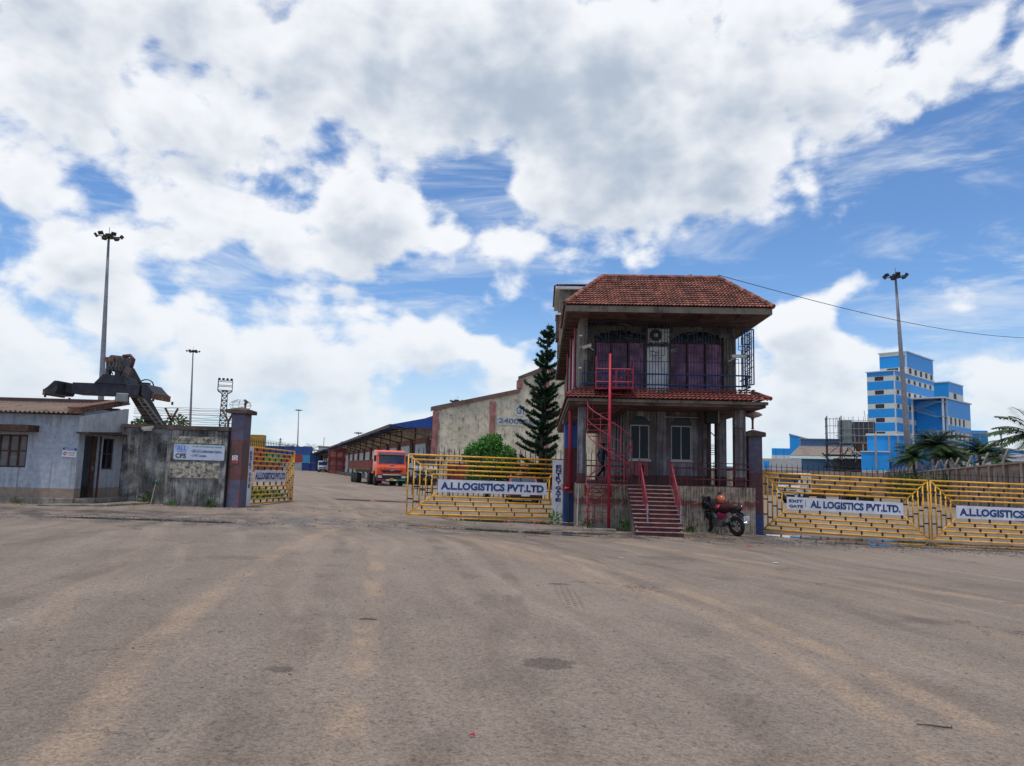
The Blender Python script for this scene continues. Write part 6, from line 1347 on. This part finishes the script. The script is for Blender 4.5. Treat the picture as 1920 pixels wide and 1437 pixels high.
for k in range(170):
    x=-320+k*4.0+rd.uniform(-2,2); 
    if -60<x<330: continue
    r=rd.uniform(2,5); leafcloud(o,rd,[(V(x,420+rd.uniform(-20,20),r*.6),V(r*1.2,r,r))],70,1.6,1.0,.5)
ob=o.build('far_treeline',TREEL); tag(ob,'far-off band of dark trees along the horizon','trees',kind='stuff')
# weeds and rubble along the wall feet
rd=random.Random(31)
for k,(x,y,s,l) in enumerate(((2.45,23.42,.16,'small weed tuft at the left foot of the gatehouse plinth'),(3.55,22.9,.2,'weed tuft beside the foot of the red spiral staircase'),(5.6,23.2,.14,'weed tuft at the plinth between steps and motorcycle'),(7.55,23.75,.17,'weed tuft at the foot of the purple pillar'),(-9.9,25.05,.18,'weed tuft at the foot of the sign wall'),(-11.2,25.05,.13,'low weed tuft at the joint of the stained wall'),(-12.3,25.5,.2,'weed tuft beside the hut door step'),(1.6,26.0,.22,'weeds at the foot of the entry gate name plate'),(-15.2,23.3,.12,'weed tuft at the foot of the hut front'))):
    t=thing('weed_tuft',l,'weeds',(x,y,gz(x))); g=MB(); leafcloud(g,rd,[(V(0,0,s*.5),V(s*1.3,s*.8,s))],60,s*.9,s*.22,.1,-.7); g.build('blades',(TREEL,BUSH)[k%2],t)
for k,(cx,cy,rx,ry,n,l) in enumerate(((4.8,23.15,4.6,.35,420,'rubble and grit along the gatehouse plinth foot'),(-10.6,24.9,3.2,.4,320,'grit along the foot of the stained wall'),(-16,23.2,4,.4,200,'grit along the foot of the hut'),(-.8,25.7,4.5,.5,260,'grit under the entry gate leaf'))):
    clods('rubble_gravel',l,cx,cy,rx,ry,-.03,n,40+k,.008,.05,STONE)
# ---------------- litter ----------------
t=groundpt(690,1163); o=thing('twig','dark twig lying in the middle left of the yard','twig',t); MB().tube([(-.09,0,.008),(-.02,.012,.012),(.05,0,.01),(.1,-.012,.008)],[.004,.006,.006,.003],6).build('stick',BARK,o)
t=groundpt(1755,1365); o=thing('twig','bent dark twig near the bottom right of the yard','twig',t); MB().tube([(-.11,.04,.008),(-.03,.015,.012),(.05,-.012,.01),(.1,-.015,.008),(.105,-.004,.02)],[.003,.005,.006,.005,.003],6).build('stick',BARK,o)
RDS=mat('red_scrap',(.5,.03,.05),.6)
for px,py,s,l in ((1405,1025,.09,'red plastic scrap on the yard in front of the motorcycle'),(885,1383,.02,'tiny red scrap at the bottom centre of the yard')):
    o=thing('plastic_scrap',l,'litter',groundpt(px,py)); MB().prism([(-s,0,.005),(-.3*s,-.5*s,.02),(s,-.2*s,.008),(.6*s,.5*s,.025),(-.4*s,.6*s,.01)],(0,0,.006)).build('scrap',RDS,o)
for k,(px,py,s) in enumerate(((1165,1048,.06),(1455,1057,.08),(1230,1003,.05))):
    o=thing('paper_scrap',('white paper scrap between entry gate and steps','pale scrap on the yard right of the motorcycle','pale scrap near the foot of the front steps')[k],'litter',groundpt(px,py)); MB().prism([(-s,0,.006),(0,-.4*s,.02),(s,.1*s,.01),(.2*s,.5*s,.02)],(0,0,.004)).build('scrap',WHITEP,o)
